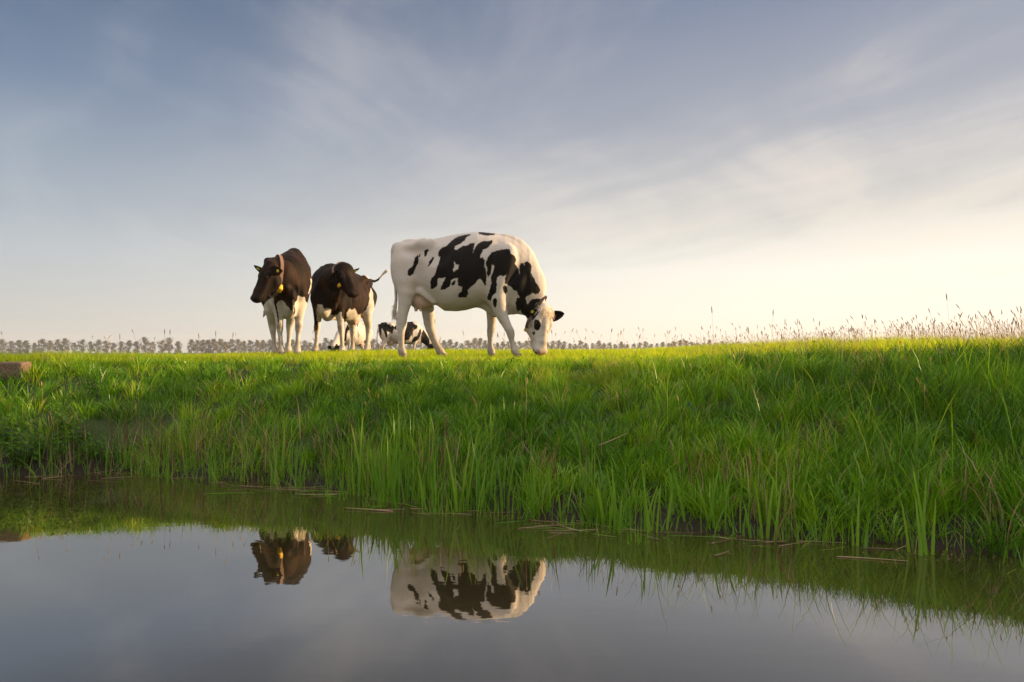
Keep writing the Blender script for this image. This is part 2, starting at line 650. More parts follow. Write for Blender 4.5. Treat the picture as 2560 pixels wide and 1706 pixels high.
# ------------------------------------------------------------------ coat, horn, hair, collar
def coat_material(name, white, black, brown):
    m, T = new_mat(name)
    obj = T.node('ShaderNodeTexCoord').outputs['Object']
    edge = T.math('ADD', T.math('MULTIPLY', T.math('SUBTRACT', T.noise(obj, 26.0, 4, 0.65), 0.5), 0.034), T.math('MULTIPLY', T.math('SUBTRACT', T.noise(obj, 110.0, 2, 0.6), 0.5), 0.020))
    patch = T.smooth(T.math('ADD', T.attr('patch'), edge), -0.004, 0.004, 1.0, 0.0)
    n1 = T.noise(obj, 5.0, 5, 0.6)
    n2 = T.noise(obj, 60.0, 3, 0.6)
    wh = T.mix(T.smooth(n1, 0.35, 0.75), white, tuple(c * k for c, k in zip(white, (0.90, 0.86, 0.79))))
    wh = T.mix(T.math('MULTIPLY', n2, 0.35), wh, tuple(c * 0.80 for c in white))
    bl = T.mix(T.smooth(n1, 0.40, 0.70), black, brown)
    sepo = T.node('ShaderNodeSeparateXYZ')
    T.l.new(obj, sepo.inputs[0])
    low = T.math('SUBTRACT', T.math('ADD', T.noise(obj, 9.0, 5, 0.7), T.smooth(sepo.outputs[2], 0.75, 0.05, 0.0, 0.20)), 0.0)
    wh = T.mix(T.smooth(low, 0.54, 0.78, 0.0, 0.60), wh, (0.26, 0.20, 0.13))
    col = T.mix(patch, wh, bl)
    col = T.mix(T.attr('dirt'), col, (0.16, 0.10, 0.055))
    col = T.mix(T.attr('pink'), col, T.mix(n2, (0.62, 0.34, 0.27), (0.50, 0.27, 0.21)))
    col = T.mix(T.attr('hoof'), col, (0.20, 0.16, 0.12))
    col = T.mix(T.attr('dark'), col, (0.012, 0.009, 0.008))
    mp = T.node('ShaderNodeMapping')
    mp.inputs['Scale'].default_value = (140, 140, 50)
    T.l.new(obj, mp.inputs[0])
    hair = T.noise(mp.outputs[0], 1.0, 3, 0.6)
    bump = T.node('ShaderNodeBump')
    bump.inputs['Strength'].default_value = 0.35
    bump.inputs['Distance'].default_value = 0.006
    T.l.new(hair, bump.inputs['Height'])
    mus = T.node('ShaderNodeBump')
    mus.inputs['Strength'].default_value = 0.55
    mus.inputs['Distance'].default_value = 0.035
    mp2 = T.node('ShaderNodeMapping')
    mp2.inputs['Scale'].default_value = (7, 7, 3.4)
    T.l.new(obj, mp2.inputs[0])
    T.l.new(T.noise(mp2.outputs[0], 1.0, 3, 0.45), mus.inputs['Height'])
    T.l.new(mus.outputs[0], bump.inputs['Normal'])
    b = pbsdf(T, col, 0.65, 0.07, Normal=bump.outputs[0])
    b.inputs['Sheen Weight'].default_value = 0.01
    b.inputs['Sheen Roughness'].default_value = 0.4
    b.inputs['Sheen Tint'].default_value = (1.0, 0.72, 0.5, 1)
    return m


def simple_mat(name, c1, c2, scale=30.0, rough=0.6, spec=0.4):
    m, T = new_mat(name)
    obj = T.node('ShaderNodeTexCoord').outputs['Object']
    pbsdf(T, T.mix(T.noise(obj, scale, 4), c1, c2), rough, spec)
    return m


COAT_WHITE = (0.50, 0.452, 0.418)
M_coat = coat_material('black_and_white_coat', COAT_WHITE, (0.006, 0.005, 0.005), (0.009, 0.007, 0.006))
M_coat_dark = coat_material('rusty_black_and_white_coat', COAT_WHITE, (0.008, 0.005, 0.004), (0.027, 0.012, 0.006))
M_eye = simple_mat('wet_eye', (0.006, 0.004, 0.004), (0.01, 0.007, 0.006), 20, 0.08, 0.8)
M_strap = simple_mat('worn_collar_strap', (0.25, 0.145, 0.095), (0.18, 0.10, 0.07), 60, 0.7, 0.3)
M_strap_dark = simple_mat('dark_collar_strap', (0.10, 0.065, 0.05), (0.07, 0.045, 0.035), 60, 0.7, 0.3)
M_yellow = simple_mat('yellow_plastic', (0.80, 0.46, 0.02), (0.72, 0.40, 0.02), 40, 0.45, 0.4)
M_eartag = simple_mat('yellow_tag_plastic', (0.70, 0.62, 0.06), (0.60, 0.52, 0.05), 40, 0.4, 0.4)
M_hair = simple_mat('cream_hair', (0.70, 0.60, 0.48), (0.62, 0.51, 0.39), 40, 0.65, 0.2)
M_hair_dark = simple_mat('dark_hair', (0.030, 0.018, 0.012), (0.016, 0.010, 0.008), 40, 0.6, 0.25)


def tapered_strands(name, strands, mat, parent, r=0.0022):
    """strands: lists of points; three-sided tapered hairs"""
    V, Fc = [], []
    for s in strands:
        k = len(s)
        base = len(V)
        for i, p in enumerate(s):
            t = i / (k - 1)
            rr = r * (1 - 0.75 * t)
            d = (Vector(s[min(i + 1, k - 1)]) - Vector(s[max(i - 1, 0)])).normalized()
            a = d.orthogonal().normalized()
            b = d.cross(a)
            for j in range(3):
                q = Vector(p) + (a * math.cos(j * 2.0944) + b * math.sin(j * 2.0944)) * rr
                V.append(tuple(q))
        for i in range(k - 1):
            for j in range(3):
                a0 = base + i * 3 + j
                a1 = base + i * 3 + (j + 1) % 3
                Fc.append((a0, a1, a1 + 3, a0 + 3))
    Fc = np.array(Fc)
    return link(name, mesh_np(name, np.array(V), Fc.ravel(), np.full(len(Fc), 4)), mat, parent)


def make_cow(label, mat, field, H, res, world, polys, crop, base_black, head_polys=None, head_black=None, head_white=None, group=None,
             ears=((1, 0.05, 0.1), (0, 1, -0.1)), ear_black=True, collar=None, eartags=True, eyes=True, udder=None, hoofs=(), muzzle_pink=0.0,
             knees=(), default_fn=None):
    """world: matrix local->world.  crop: (x0, y0, photo pixels per crop pixel) in which the coat outlines were read off"""
    V, Fq = field.mesh(res)
    nb = len(V)
    parts_v, parts_f, ends = [V], [Fq], []
    off = nb
    for side in (1, -1):
        spec = ears[side] if isinstance(ears, dict) else ears
        ev, ef, tip = ear_mesh(H, side, spec[0], spec[1], *(spec[2] if len(spec) > 2 else ()))
        parts_v.append(ev)
        parts_f.append(ef + off)
        off += len(ev)
        ends.append(tip)
    V = np.concatenate(parts_v)
    Fq = np.concatenate(parts_f)
    Wm = np.array(world)
    Wp = V @ Wm[:3, :3].T + Wm[:3, 3]
    # where each point of the coat sits in the crop
    px = 1280 + FPX * Wp[:, 0] / Wp[:, 1]
    py = HOR - FPX * (Wp[:, 2] - CAM_Z) / Wp[:, 1]
    P2 = np.stack(((px - crop[0]) / crop[2], (py - crop[1]) / crop[2]), 1)
    m_per = crop[2] * Wp[:, 1] / FPX
    sd = poly_sd(P2, polys) * m_per
    patch = -sd if base_black else sd
    hd = field.points(V[:nb], ('head',))
    bd = field.points(V[:nb], ('body', 'torso', 'neck'))
    is_head = np.zeros(len(V))
    is_head[:nb] = (hd < bd + 0.01) & (hd < 0.03)
    is_head = is_head > 0.5
    if head_polys is not None:
        hs = poly_sd(P2, head_polys) * m_per
        patch = np.where(is_head, hs, patch)
    if head_black is not None:
        patch = np.where(is_head, -0.1 if head_black else 0.1, patch)
    if default_fn is not None:
        patch = default_fn(V, Wp, patch, is_head)
    patch[nb:] = -0.1 if ear_black else 0.1
    patch = np.clip(patch, -0.12, 0.12)
    pink = np.zeros(len(V))
    if udder is not None:
        for c, r0 in udder:
            pink = np.maximum(pink, 0.50 * (1 - sstep(r0 * 0.8, r0 * 1.15, np.linalg.norm(V - np.array(c), axis=1))))
    dark = np.zeros(len(V))
    mz = np.array(H['P'](0.56, -0.07, 0))
    mzd = np.linalg.norm(V - mz, axis=1)
    if muzzle_pink > 0:
        pink = np.maximum(pink, muzzle_pink * (1 - sstep(0.055, 0.095, mzd)) * is_head)
    for q in (1, -1):
        c = np.array(H['P'](0.563, -0.044, 0.050 * q))
        dark = np.maximum(dark, 0.9 * (1 - sstep(0.012, 0.022, np.linalg.norm(V - c, axis=1))) * is_head)
    hoof = np.zeros(len(V))
    for c in hoofs:
        dv = V - np.array(c)
        hoof = np.maximum(hoof, (1 - sstep(0.01, 0.035, dv[:, 2])) * (np.hypot(dv[:, 0], dv[:, 1]) < 0.13))
    dirt = np.zeros(len(V))
    for c, r0, a in knees:
        dirt = np.maximum(dirt, a * (1 - sstep(r0 * 0.4, r0, np.linalg.norm(V - np.array(c), axis=1))))
    me = mesh_np('cow', V, Fq.ravel(), np.full(len(Fq), 4), dict(patch=patch, pink=pink, hoof=hoof, dirt=dirt, dark=dark))
    o = link('cow', me, mat)
    o.matrix_world = world
    tag(o, label, 'cow', group)
    # eyes
    if eyes:
        for q in (1, -1):
            bm = bmesh.new()
            bmesh.ops.create_uvsphere(bm, u_segments=14, v_segments=10, radius=0.019 * H['s'])
            bmesh.ops.translate(bm, verts=bm.verts, vec=Vector(H['P'](0.212, -0.052, 0.094 * q)))
            bm_obj('eye', bm, M_eye, o)
    if eartags:
        for side, (tip, d, u, w) in zip((1, -1), ends):
            if eartags is not True and side not in eartags:
                continue
            bm = bmesh.new()
            bmesh.ops.create_cube(bm, size=1)
            bmesh.ops.bevel(bm, geom=bm.edges[:], offset=0.12, segments=2, affect='EDGES', profile=0.5)
            M4 = Matrix((w, d, u)).transposed().to_4x4()
            bmesh.ops.scale(bm, verts=bm.verts, vec=(0.032, 0.046, 0.007))
            bmesh.ops.transform(bm, matrix=Matrix.Translation(tip + u * 0.008) @ M4, verts=bm.verts)
            bm_obj('ear_tag', bm, M_eartag, o)
    if collar is not None:
        c, axis, width = collar[:3]
        c = Vector(c)
        ax = Vector(axis).normalized()
        a = Vector((0, 0, 1)) - ax * ax.z
        a.normalize()
        b = ax.cross(a)
        N = 48
        ths = np.arange(N) * 2 * math.pi / N
        rr = np.linspace(0.03, 0.36, 120)
        dirs = np.array([[*(a * math.cos(t) + b * math.sin(t))] for t in ths])
        rad = []
        for d in dirs:
            D = field.points(np.array(c) + rr[:, None] * d, ('neck', 'body', 'torso'))
            k = np.argmax(D > 0.004)
            rad.append(rr[k] if D[k] > 0.004 else rr[-1])
        rad = np.array(rad)
        for _ in range(3):
            rad = np.maximum(rad, (np.roll(rad, 1) + np.roll(rad, -1)) / 2)
        rad = rad + 0.002
        low = len(collar) > 3 and collar[3] or 0.02
        rad = rad + low * np.clip(-np.cos(ths), 0, 1) ** 2
        V2, F2 = [], []
        for i in range(N):
            for (rs, ws) in ((0, -1), (0.006, -1), (0.006, 1), (0, 1)):
                p = np.array(c) + dirs[i] * (rad[i] + rs) + np.array(ax) * (ws * width / 2)
                V2.append(p)
        for i in range(N):
            k = (i + 1) % N
            for j in range(4):
                F2.append((i * 4 + j, i * 4 + (j + 1) % 4, k * 4 + (j + 1) % 4, k * 4 + j))
        F2 = np.array(F2)
        co = link('collar', mesh_np('collar', np.array(V2), F2.ravel(), np.full(len(F2), 4), smooth=False), collar[5] if len(collar) > 5 else M_strap, o)
        tg = collar[4] if len(collar) > 4 else N // 2
        p = Vector(c) + Vector(dirs[tg]) * (rad[tg] + 0.03)
        bm = bmesh.new()
        bmesh.ops.create_cube(bm, size=1)
        bmesh.ops.bevel(bm, geom=bm.edges[:], offset=0.14, segments=2, affect='EDGES', profile=0.5)
        bmesh.ops.scale(bm, verts=bm.verts, vec=(0.055, 0.10, 0.075))
        M4 = Matrix((ax, ax.cross(Vector(dirs[tg])), Vector(dirs[tg]))).transposed().to_4x4()
        bmesh.ops.transform(bm, matrix=Matrix.Translation(p) @ M4, verts=bm.verts)
        bm_obj('transponder', bm, M_yellow, co)
    return o


# ------------------------------------------------------------------ the big cow grazing in front
def grazing_cow():
    D0 = 8.05
    K = 520 / 2330.0
    X0, Z0 = at(940 + 1000 * K, HOR, D0).x, float(ground(-1.3, 8.0))

    def P(zx, zy, y):
        w = at(940 + zx * K, 560 + zy * K, D0 + y)
        return (w.x - X0, y, w.z - Z0)

    def Xz(zx):
        return P(zx, 0, 0)[0]

    def Zz(zy):
        return P(0, zy, 0)[2]
    F = Field()
    st = []
    for zx, t, b, w, zw in ((178, 275, 520, .07, 400), (200, 240, 600, .13, 420), (240, 222, 660, .19, 420), (300, 200, 710, .225, 430), (400, 190, 760, .25, 440), (540, 183, 800, .275, 470),
                            (650, 180, 890, .31, 520), (765, 156, 975, .355, 560), (900, 124, 980, .39, 580), (1000, 109, 968, .395, 570), (1140, 99, 930, .375, 540),
                            (1250, 108, 905, .335, 500), (1330, 118, 915, .30, 480), (1450, 140, 930, .265, 480), (1550, 168, 945, .225, 500), (1630, 222, 930, .18, 540), (1690, 300, 880, .12, 560)):
        st.append((Xz(zx), Zz(t), Zz(b), w, Zz(zw)))
    F.torso(st, 0.05, 1.85)
    # neck
    yn = (0, 1, 0)
    F.chain([(P(1500, 520, 0), .345), (P(1610, 690, 0), .310), (P(1712, 850, -.02), .190), (P(1785, 965, -.03), .135)], 0.07, 'neck', (yn, 0.55))
    # brisket and dewlap
    F.chain([(P(1170, 850, 0), .07), (P(1330, 1000, 0), .050), (P(1450, 965, 0), .065)], 0.06)
    F.chain([(P(1440, 900, 0), .08), (P(1540, 965, 0), .045), (P(1600, 950, 0), .05)], 0.05, 'body', (yn, 0.5))
    # hips, pins, shoulder, ribs
    for s in (-1, 1):
        hp = P(556, 190, -.22)
        F.ell((hp[0] - .01, s * .195, hp[2] - .020), (.085, .065, .045), .12)
        pp = P(235, 240, -.12)
        F.ell((pp[0] + .01, s * .115, pp[2] - .015), (.055, .045, .045), .05)
        F.cone((hp[0], s * .21, hp[2] - .06), (pp[0] + .02, s * .12, pp[2] - .05), .040, .035, .08)
        sh = P(1400, 520, -.24)
        F.ell((sh[0], s * .210, sh[2]), (.13, .080, .31), .07, M=[(.93, 0, -.36), (0, 1, 0), (.36, 0, .93)])
        th = P(320, 500, -.2)
        F.ell((th[0], s * .17, th[2]), (.16, .105, .27), .07)
        pe = P(1560, 650, -.16)
        F.ell((pe[0], s * .15, pe[2]), (.10, .075, .13), .06)
        # hollows: behind the last rib, between hip and pin, behind the shoulder, in front of the stifle
        c = P(670, 330, -.3)
        F.ell((c[0], s * .372, c[2]), (.15, .095, .13), .07, cut=True)
        c = P(400, 300, -.3)
        F.ell((c[0], s * .305, c[2]), (.11, .085, .07), .06, cut=True)
        c = P(480, 560, -.3)
        F.ell((c[0], s * .335, c[2]), (.05, .085, .20), .07, cut=True)
        c = P(1262, 640, -.3)
        F.ell((c[0], s * .378, c[2]), (.035, .07, .24), .05, cut=True)
        c = P(1640, 480, -.3)
        F.ell((c[0], s * .245, c[2]), (.06, .07, .22), .06, M=[(.8, 0, -.6), (0, 1, 0), (.6, 0, .8)], cut=True)
    spine = [(P(330, 206, 0), .028), (P(400, 198, 0), .026), (P(500, 204, 0), .020), (P(620, 206, 0), .018), (P(800, 170, 0), .020), (P(1100, 122, 0), .02), (P(1350, 150, 0), .04), (P(1530, 195, 0), .05)]
    F.chain(spine, .04)
    F.chain([(P(1450, 180, 0), .05), (P(1600, 235, 0), .06), (P(1690, 350, 0), .06), (P(1730, 490, 0), .055), (P(1785, 650, 0), .05), (P(1838, 800, -.03), .045)], .05, 'neck')

    # legs
    def leg(pts, k=.045):
        F.chain([(P(a, b, y), r) for a, b, r, y in pts], k)
    ya = -.19
    leg([(325, 470, .145, -.15), (335, 640, .130, -.17), (340, 770, .100, -.19), (325, 880, .078, -.19), (308, 960, .064, ya), (290, 1050, .060, ya), (284, 1110, .058, ya), (283, 1170, .050, ya), (282, 1240, .038, ya), (282, 1310, .034, ya), (284, 1375, .035, ya), (290, 1420, .044, ya)], .06)
    F.cone(P(285, 950, ya), P(242, 1055, ya), .014, .024, .03)
    leg([(288, 1420, .043, ya), (300, 1450, .042, ya), (304, 1475, .050, ya)], .015)
    yb = .17
    leg([(400, 480, .15, .13), (500, 700, .120, yb), (565, 880, .084, yb), (588, 1020, .074, yb), (596, 1110, .066, yb), (606, 1170, .056, yb), (632, 1260, .044, yb), (678, 1360, .041, yb), (716, 1425, .046, yb)], .06)
    leg([(716, 1425, .045, yb), (738, 1455, .043, yb), (752, 1475, .05, yb)], .015)
    yc = -.17
    leg([(1340, 690, .14, -.15), (1352, 830, .112, yc), (1385, 960, .082, yc), (1432, 1070, .060, yc), (1478, 1160, .049, yc), (1503, 1208, .048, yc), (1511, 1245, .045, yc), (1518, 1300, .031, yc), (1540, 1385, .031, yc), (1555, 1422, .041, yc)], .06)
    leg([(1556, 1422, .041, yc), (1570, 1450, .041, yc), (1582, 1476, .050, yc)], .015)
    yd = .17
    leg([(1330, 760, .13, .14), (1300, 930, .078, yd), (1296, 1050, .058, yd), (1291, 1150, .048, yd), (1289, 1195, .049, yd), (1284, 1240, .043, yd), (1280, 1300, .031, yd), (1283, 1380, .032, yd), (1289, 1422, .043, yd)], .06)
    leg([(1289, 1422, .043, yd), (1295, 1450, .042, yd), (1302, 1473, .050, yd)], .015)
    # flank fold, udder, teats
    F.cone(P(490, 760, -.18), P(640, 880, -.15), .03, .02, .06)
    F.ell(P(490, 850, -.03), (.12, .125, .115), .03)
    F.ell(P(560, 880, 0), (.10, .10, .06), .05)
    for zx, y in ((438, -.08), (492, -.08), (455, .06), (520, .05)):
        F.cone(P(zx, 930, y), P(zx + 4, 978, y), .018, .011, .015)
    # tail
    F.chain([(P(215, 250, 0), .035), (P(190, 310, .02), .028), (P(203, 500, .03), .022), (P(218, 700, .03), .018), (P(226, 840, .03), .018), (P(214, 930, .03), .020), (P(198, 1000, .03), .016), (P(186, 1060, .03), .008)], .02)
    H = add_head(F, P(1935, 925, -.10), (-.12, -.10, -1), (.62, -.78, 0.02), 1.0)
    world = Matrix.Translation((X0, D0, Z0))
    saddle = [(1065, 112), (1020, 118), (960, 128), (900, 150), (850, 185), (800, 240), (740, 265), (705, 300), (693, 365), (720, 370), (712, 410), (700, 440), (672, 520), (655, 575), (625, 605), (610, 650), (615, 730), (650, 725), (680, 700), (695, 610), (740, 605), (780, 600), (770, 630), (745, 660), (722, 735), (780, 735), (825, 700), (840, 630), (915, 600), (915, 640), (920, 690), (965, 715), (960, 760), (925, 785), (920, 815), (950, 830), (1010, 825), (1035, 790), (1030, 740), (1060, 710), (1110, 670), (1150, 615), (1185, 625), (1205, 670), (1225, 700), (1235, 640), (1235, 520), (1215, 480), (1220, 410), (1190, 375), (1165, 385), (1170, 350), (1200, 290), (1260, 265), (1300, 210), (1305, 180), (1260, 195), (1210, 190), (1160, 210), (1120, 250), (1090, 320), (1080, 325), (1095, 270), (1105, 215), (1060, 215), (1020, 240), (970, 250), (940, 270), (900, 290), (875, 280), (890, 250), (950, 220), (1000, 180), (1010, 150), (1050, 130)]
    star = [(875, 420), (890, 455), (935, 460), (915, 505), (870, 540), (862, 510), (878, 460)]
    shoulder = [(1420, 285), (1500, 278), (1508, 330), (1555, 360), (1572, 405), (1555, 450), (1595, 500), (1608, 555), (1603, 470), (1625, 435), (1650, 445), (1665, 475), (1660, 440), (1690, 418), (1725, 435), (1748, 480), (1742, 520), (1735, 550), (1765, 600), (1790, 660), (1825, 710), (1838, 750), (1820, 780), (1780, 790), (1745, 768), (1735, 790), (1680, 815), (1675, 840), (1690, 890), (1700, 910), (1710, 880), (1750, 845), (1830, 835), (1875, 850), (1850, 870), (1830, 880), (1815, 905), (1812, 950), (1780, 985), (1740, 1010), (1720, 1070), (1670, 1085), (1640, 1010), (1615, 960), (1590, 985), (1570, 945), (1562, 880), (1580, 830), (1610, 830), (1590, 790), (1565, 740), (1548, 752), (1510, 705), (1480, 690), (1445, 660), (1442, 620), (1462, 565), (1430, 590), (1385, 578), (1355, 610), (1350, 640), (1355, 700), (1340, 770), (1310, 800), (1285, 865), (1265, 860), (1240, 830), (1265, 765), (1290, 660), (1290, 590), (1320, 500), (1325, 470), (1300, 455), (1285, 560), (1255, 600), (1240, 560), (1245, 480), (1230, 455), (1225, 440), (1250, 380), (1290, 325), (1350, 300), (1395, 290)]
    polys = [saddle, [(840, 665), (885, 630), (895, 640), (880, 680), (855, 695)],
             [(1140, 90), (1200, 90), (1330, 110), (1330, 122), (1260, 135), (1200, 130), (1160, 115)], shoulder,
             [(1420, 700), (1450, 690), (1475, 715), (1470, 760), (1450, 790), (1425, 760)],
             [(1320, 830), (1345, 830), (1358, 870), (1350, 920), (1338, 943), (1315, 920), (1305, 870)],
             [(470, 345), (478, 400), (470, 450), (440, 500), (415, 560), (385, 588), (355, 570), (348, 540), (370, 505), (410, 470), (425, 420), (440, 370)],
             [(485, 340), (500, 340), (495, 365), (478, 375)],
             [(540, 295), (575, 283), (592, 293), (578, 325), (560, 360), (542, 370), (535, 330)],
             [(630, 368), (652, 375), (640, 410), (610, 460), (580, 480), (590, 430)]]
    hp = [[(1790, 1068), (1822, 1078), (1842, 1110), (1846, 1150), (1832, 1188), (1798, 1196), (1772, 1168), (1770, 1130), (1774, 1090)],
          [(1755, 1205), (1780, 1205), (1783, 1230), (1762, 1245), (1750, 1225)],
          [(1745, 1050), (1775, 1030), (1810, 990), (1828, 965), (1830, 990), (1800, 1030), (1775, 1060), (1760, 1078), (1742, 1065)]]

    def fix(V, Wp, patch, is_head):
        # the white star inside the saddle
        px = 1280 + FPX * Wp[:, 0] / Wp[:, 1]
        py = HOR - FPX * (Wp[:, 2] - CAM_Z) / Wp[:, 1]
        s = poly_sd(np.stack(((px - 940) / K, (py - 560) / K), 1), [star]) * 0.00105
        return np.where(is_head, patch, np.maximum(patch, -s))
    hoofs = [P(302, 1468, ya), P(750, 1470, yb), P(1580, 1472, yc), P(1300, 1470, yd)]
    ud = [(P(490, 850, -.03), .16), (P(460, 960, -.03), .10), (P(1510, 900, 0), .07)]
    kn = [(P(1512, 1215, yc - .03), .07, .35), (P(1320, 1200, yd), .06, .3), (P(270, 1090, ya - .04), .05, .12)]
    o = make_cow('large white cow with black patches grazing head down, the nearest and biggest cow', M_coat, F, H, 0.0105, world, polys, (940, 560, K), False,
                 head_polys=hp, ears={1: ((1, .50, -.35), (0, 1, 0.25)), -1: ((.93, .28, -.12), (.5, .75, .30), (.17, .048))}, eartags=(-1,), ear_black=True,
                 collar=(P(1770, 1020, -.04), (.82, -.20, -.50), .035, .09, 27, M_strap_dark), udder=ud, hoofs=hoofs, muzzle_pink=.85, knees=kn, default_fn=fix)
    # curly forelock
    st = []
    rr = random.Random(3)
    for i in range(900):
        a = rr.gauss(.035, .04)
        c = rr.gauss(0, .035)
        p = Vector(H['P'](a, -.02 + .022 * (1 - (c / .09) ** 2) - .9 * max(0, .03 - a), c))
        d = (H['n'] * rr.uniform(.05, .30) + H['f'] * rr.uniform(.5, 1.1) + H['l'] * (rr.uniform(-.35, .35) + c * 5)).normalized()
        s = []
        ph = rr.uniform(0, 6.28)
        L = rr.uniform(.025, .055)
        for k in range(6):
            t = k / 5
            s.append(p + d * (L * t) + H['f'] * (.02 * t * t) - H['n'] * (.014 * t * t) + (H['l'] * math.cos(ph + 5 * t) + H['n'] * math.sin(ph + 5 * t)) * .006 * t)
        st.append(s)
    tapered_strands('forelock', st, M_hair, o, .0022)
    st = []
    for i in range(150):
        y0 = rr.uniform(860, 1000)
        p0 = Vector(P(228 - (y0 - 860) * .16 + rr.uniform(-14, 14), y0, .03 + rr.uniform(-.02, .02)))
        p1 = Vector(P(195 + rr.uniform(-32, 22), y0 + rr.uniform(50, 110), .03 + rr.uniform(-.03, .03)))
        st.append([p0.lerp(p1, t) + Vector((.01 * math.sin(t * 3), 0, 0)) for t in (0, .25, .5, .75, 1)])
    tapered_strands('tail_switch', st, M_hair, o, .0035)
    return o


# ------------------------------------------------------------------ standing / far cows share one build
def standing_field(fx=(0, 0, 0, 0), fy=(0, 0, 0, 0), neck=(), head=None, tail=(), s=1.0, girth=1.0, nup=1.6, bag=True):
    """legs in the order front left, front right, hind left, hind right: fx, fy shift the foot"""
    F = Field()
    F.torso([(x, t, b, w * girth, zw) for x, t, b, w, zw in (
        (-.88, 1.20, 1.00, .06, 1.10), (-.83, 1.27, .88, .14, 1.08), (-.74, 1.31, .80, .21, 1.05), (-.58, 1.345, .73, .26, 1.03), (-.42, 1.35, .67, .285, 1.0),
        (-.25, 1.345, .57, .335, .95), (-.05, 1.345, .53, .38, .92), (.12, 1.345, .54, .385, .92), (.30, 1.36, .57, .35, .94), (.45, 1.385, .60, .30, .97),
        (.58, 1.37, .61, .25, .97), (.68, 1.28, .63, .20, .95), (.77, 1.12, .72, .11, .92))], .05, nup)
    for q in (1, -1):
        F.ell((-.45, .18 * q, 1.235), (.09, .05, .04), .12)
        F.ell((-.82, .115 * q, 1.24), (.06, .05, .05), .05)
        F.cone((-.45, .20 * q, 1.27), (-.80, .12 * q, 1.2), .055, .05, .07)
        F.ell((.50, .165 * q, .99), (.12, .065, .26), .06, M=[(.95, 0, -.3), (0, 1, 0), (.3, 0, .95)])
        F.ell((-.66, .16 * q, .95), (.15, .10, .25), .06)
        F.ell((-.22, .385 * girth * q, 1.16), (.14, .10, .12), .07, cut=True)
        F.ell((-.62, .305 * girth * q, 1.22), (.11, .08, .07), .06, cut=True)
        F.ell((.30, .395 * girth * q, .9), (.035, .08, .22), .05, cut=True)
        F.ell((.66, .13 * q, .86), (.10, .08, .12), .06)
    F.chain([((-.75, 0, 1.315), .03), ((-.4, 0, 1.345), .025), ((0, 0, 1.34), .02), ((.40, 0, 1.365), .03), ((.54, 0, 1.35), .035)], .05)
    F.chain([((.30, 0, .62), .07), ((.55, 0, .58), .07), ((.70, 0, .66), .06)], .06)
    hoofs, knees = [], []
    for i, (q, hind) in enumerate(((1, 0), (-1, 0), (1, 1), (-1, 1))):
        if hind:
            pts = [(-.66, .98, .145), (-.61, .83, .13), (-.59, .70, .100), (-.64, .59, .074), (-.70, .50, .060), (-.712, .45, .055), (-.705, .39, .046), (-.688, .28, .032), (-.676, .17, .032), (-.66, .10, .041)]
            y0 = .17
        else:
            pts = [(.50, .95, .13), (.50, .78, .10), (.49, .62, .068), (.485, .50, .050), (.490, .42, .048), (.487, .37, .043), (.48, .30, .030), (.48, .16, .030), (.487, .10, .040)]
            y0 = .155
        def sh(x, z):
            t = max(0.0, (0.95 - z) / 0.95)
            return (x + fx[i] * t, q * y0 + fy[i] * t, z)
        F.chain([(sh(x, z), r) for x, z, r in pts], .06)
        a = sh(pts[-1][0], .10)
        b = sh(pts[-1][0] + .035, .045)
        F.cone(a, b, .043, .052, .02)
        if hind:
            F.cone(sh(-.67, .58), sh(-.755, .49), .02, .024, .03)
        hoofs.append(b)
        k = sh(.53 if not hind else -.75, .41 if not hind else .47)
        knees.append((k, .06, .55 if not hind else .1))
    if bag:
        F.ell((-.42, 0, .62), (.15, .12, .13), .04)
    for x in (-.36, -.46):
        for q in (1, -1) if bag else ():
            F.cone((x, .06 * q, .52), (x, .06 * q, .465), .016, .011, .015)
    if neck:
        pts, flat = neck
        F.chain(pts, .09, 'neck', flat)
    if tail:
        F.chain(tail, .02)
    H = add_head(F, *head)
    return F, H, hoofs, knees


def frame(pos, heading):
    h = Vector((heading[0], heading[1], 0)).normalized()
    l = Vector((-h.y, h.x, 0))
    return Matrix(((h.x, l.x, 0, pos[0]), (h.y, l.y, 0, pos[1]), (0, 0, 1, pos[2]), (0, 0, 0, 1)))


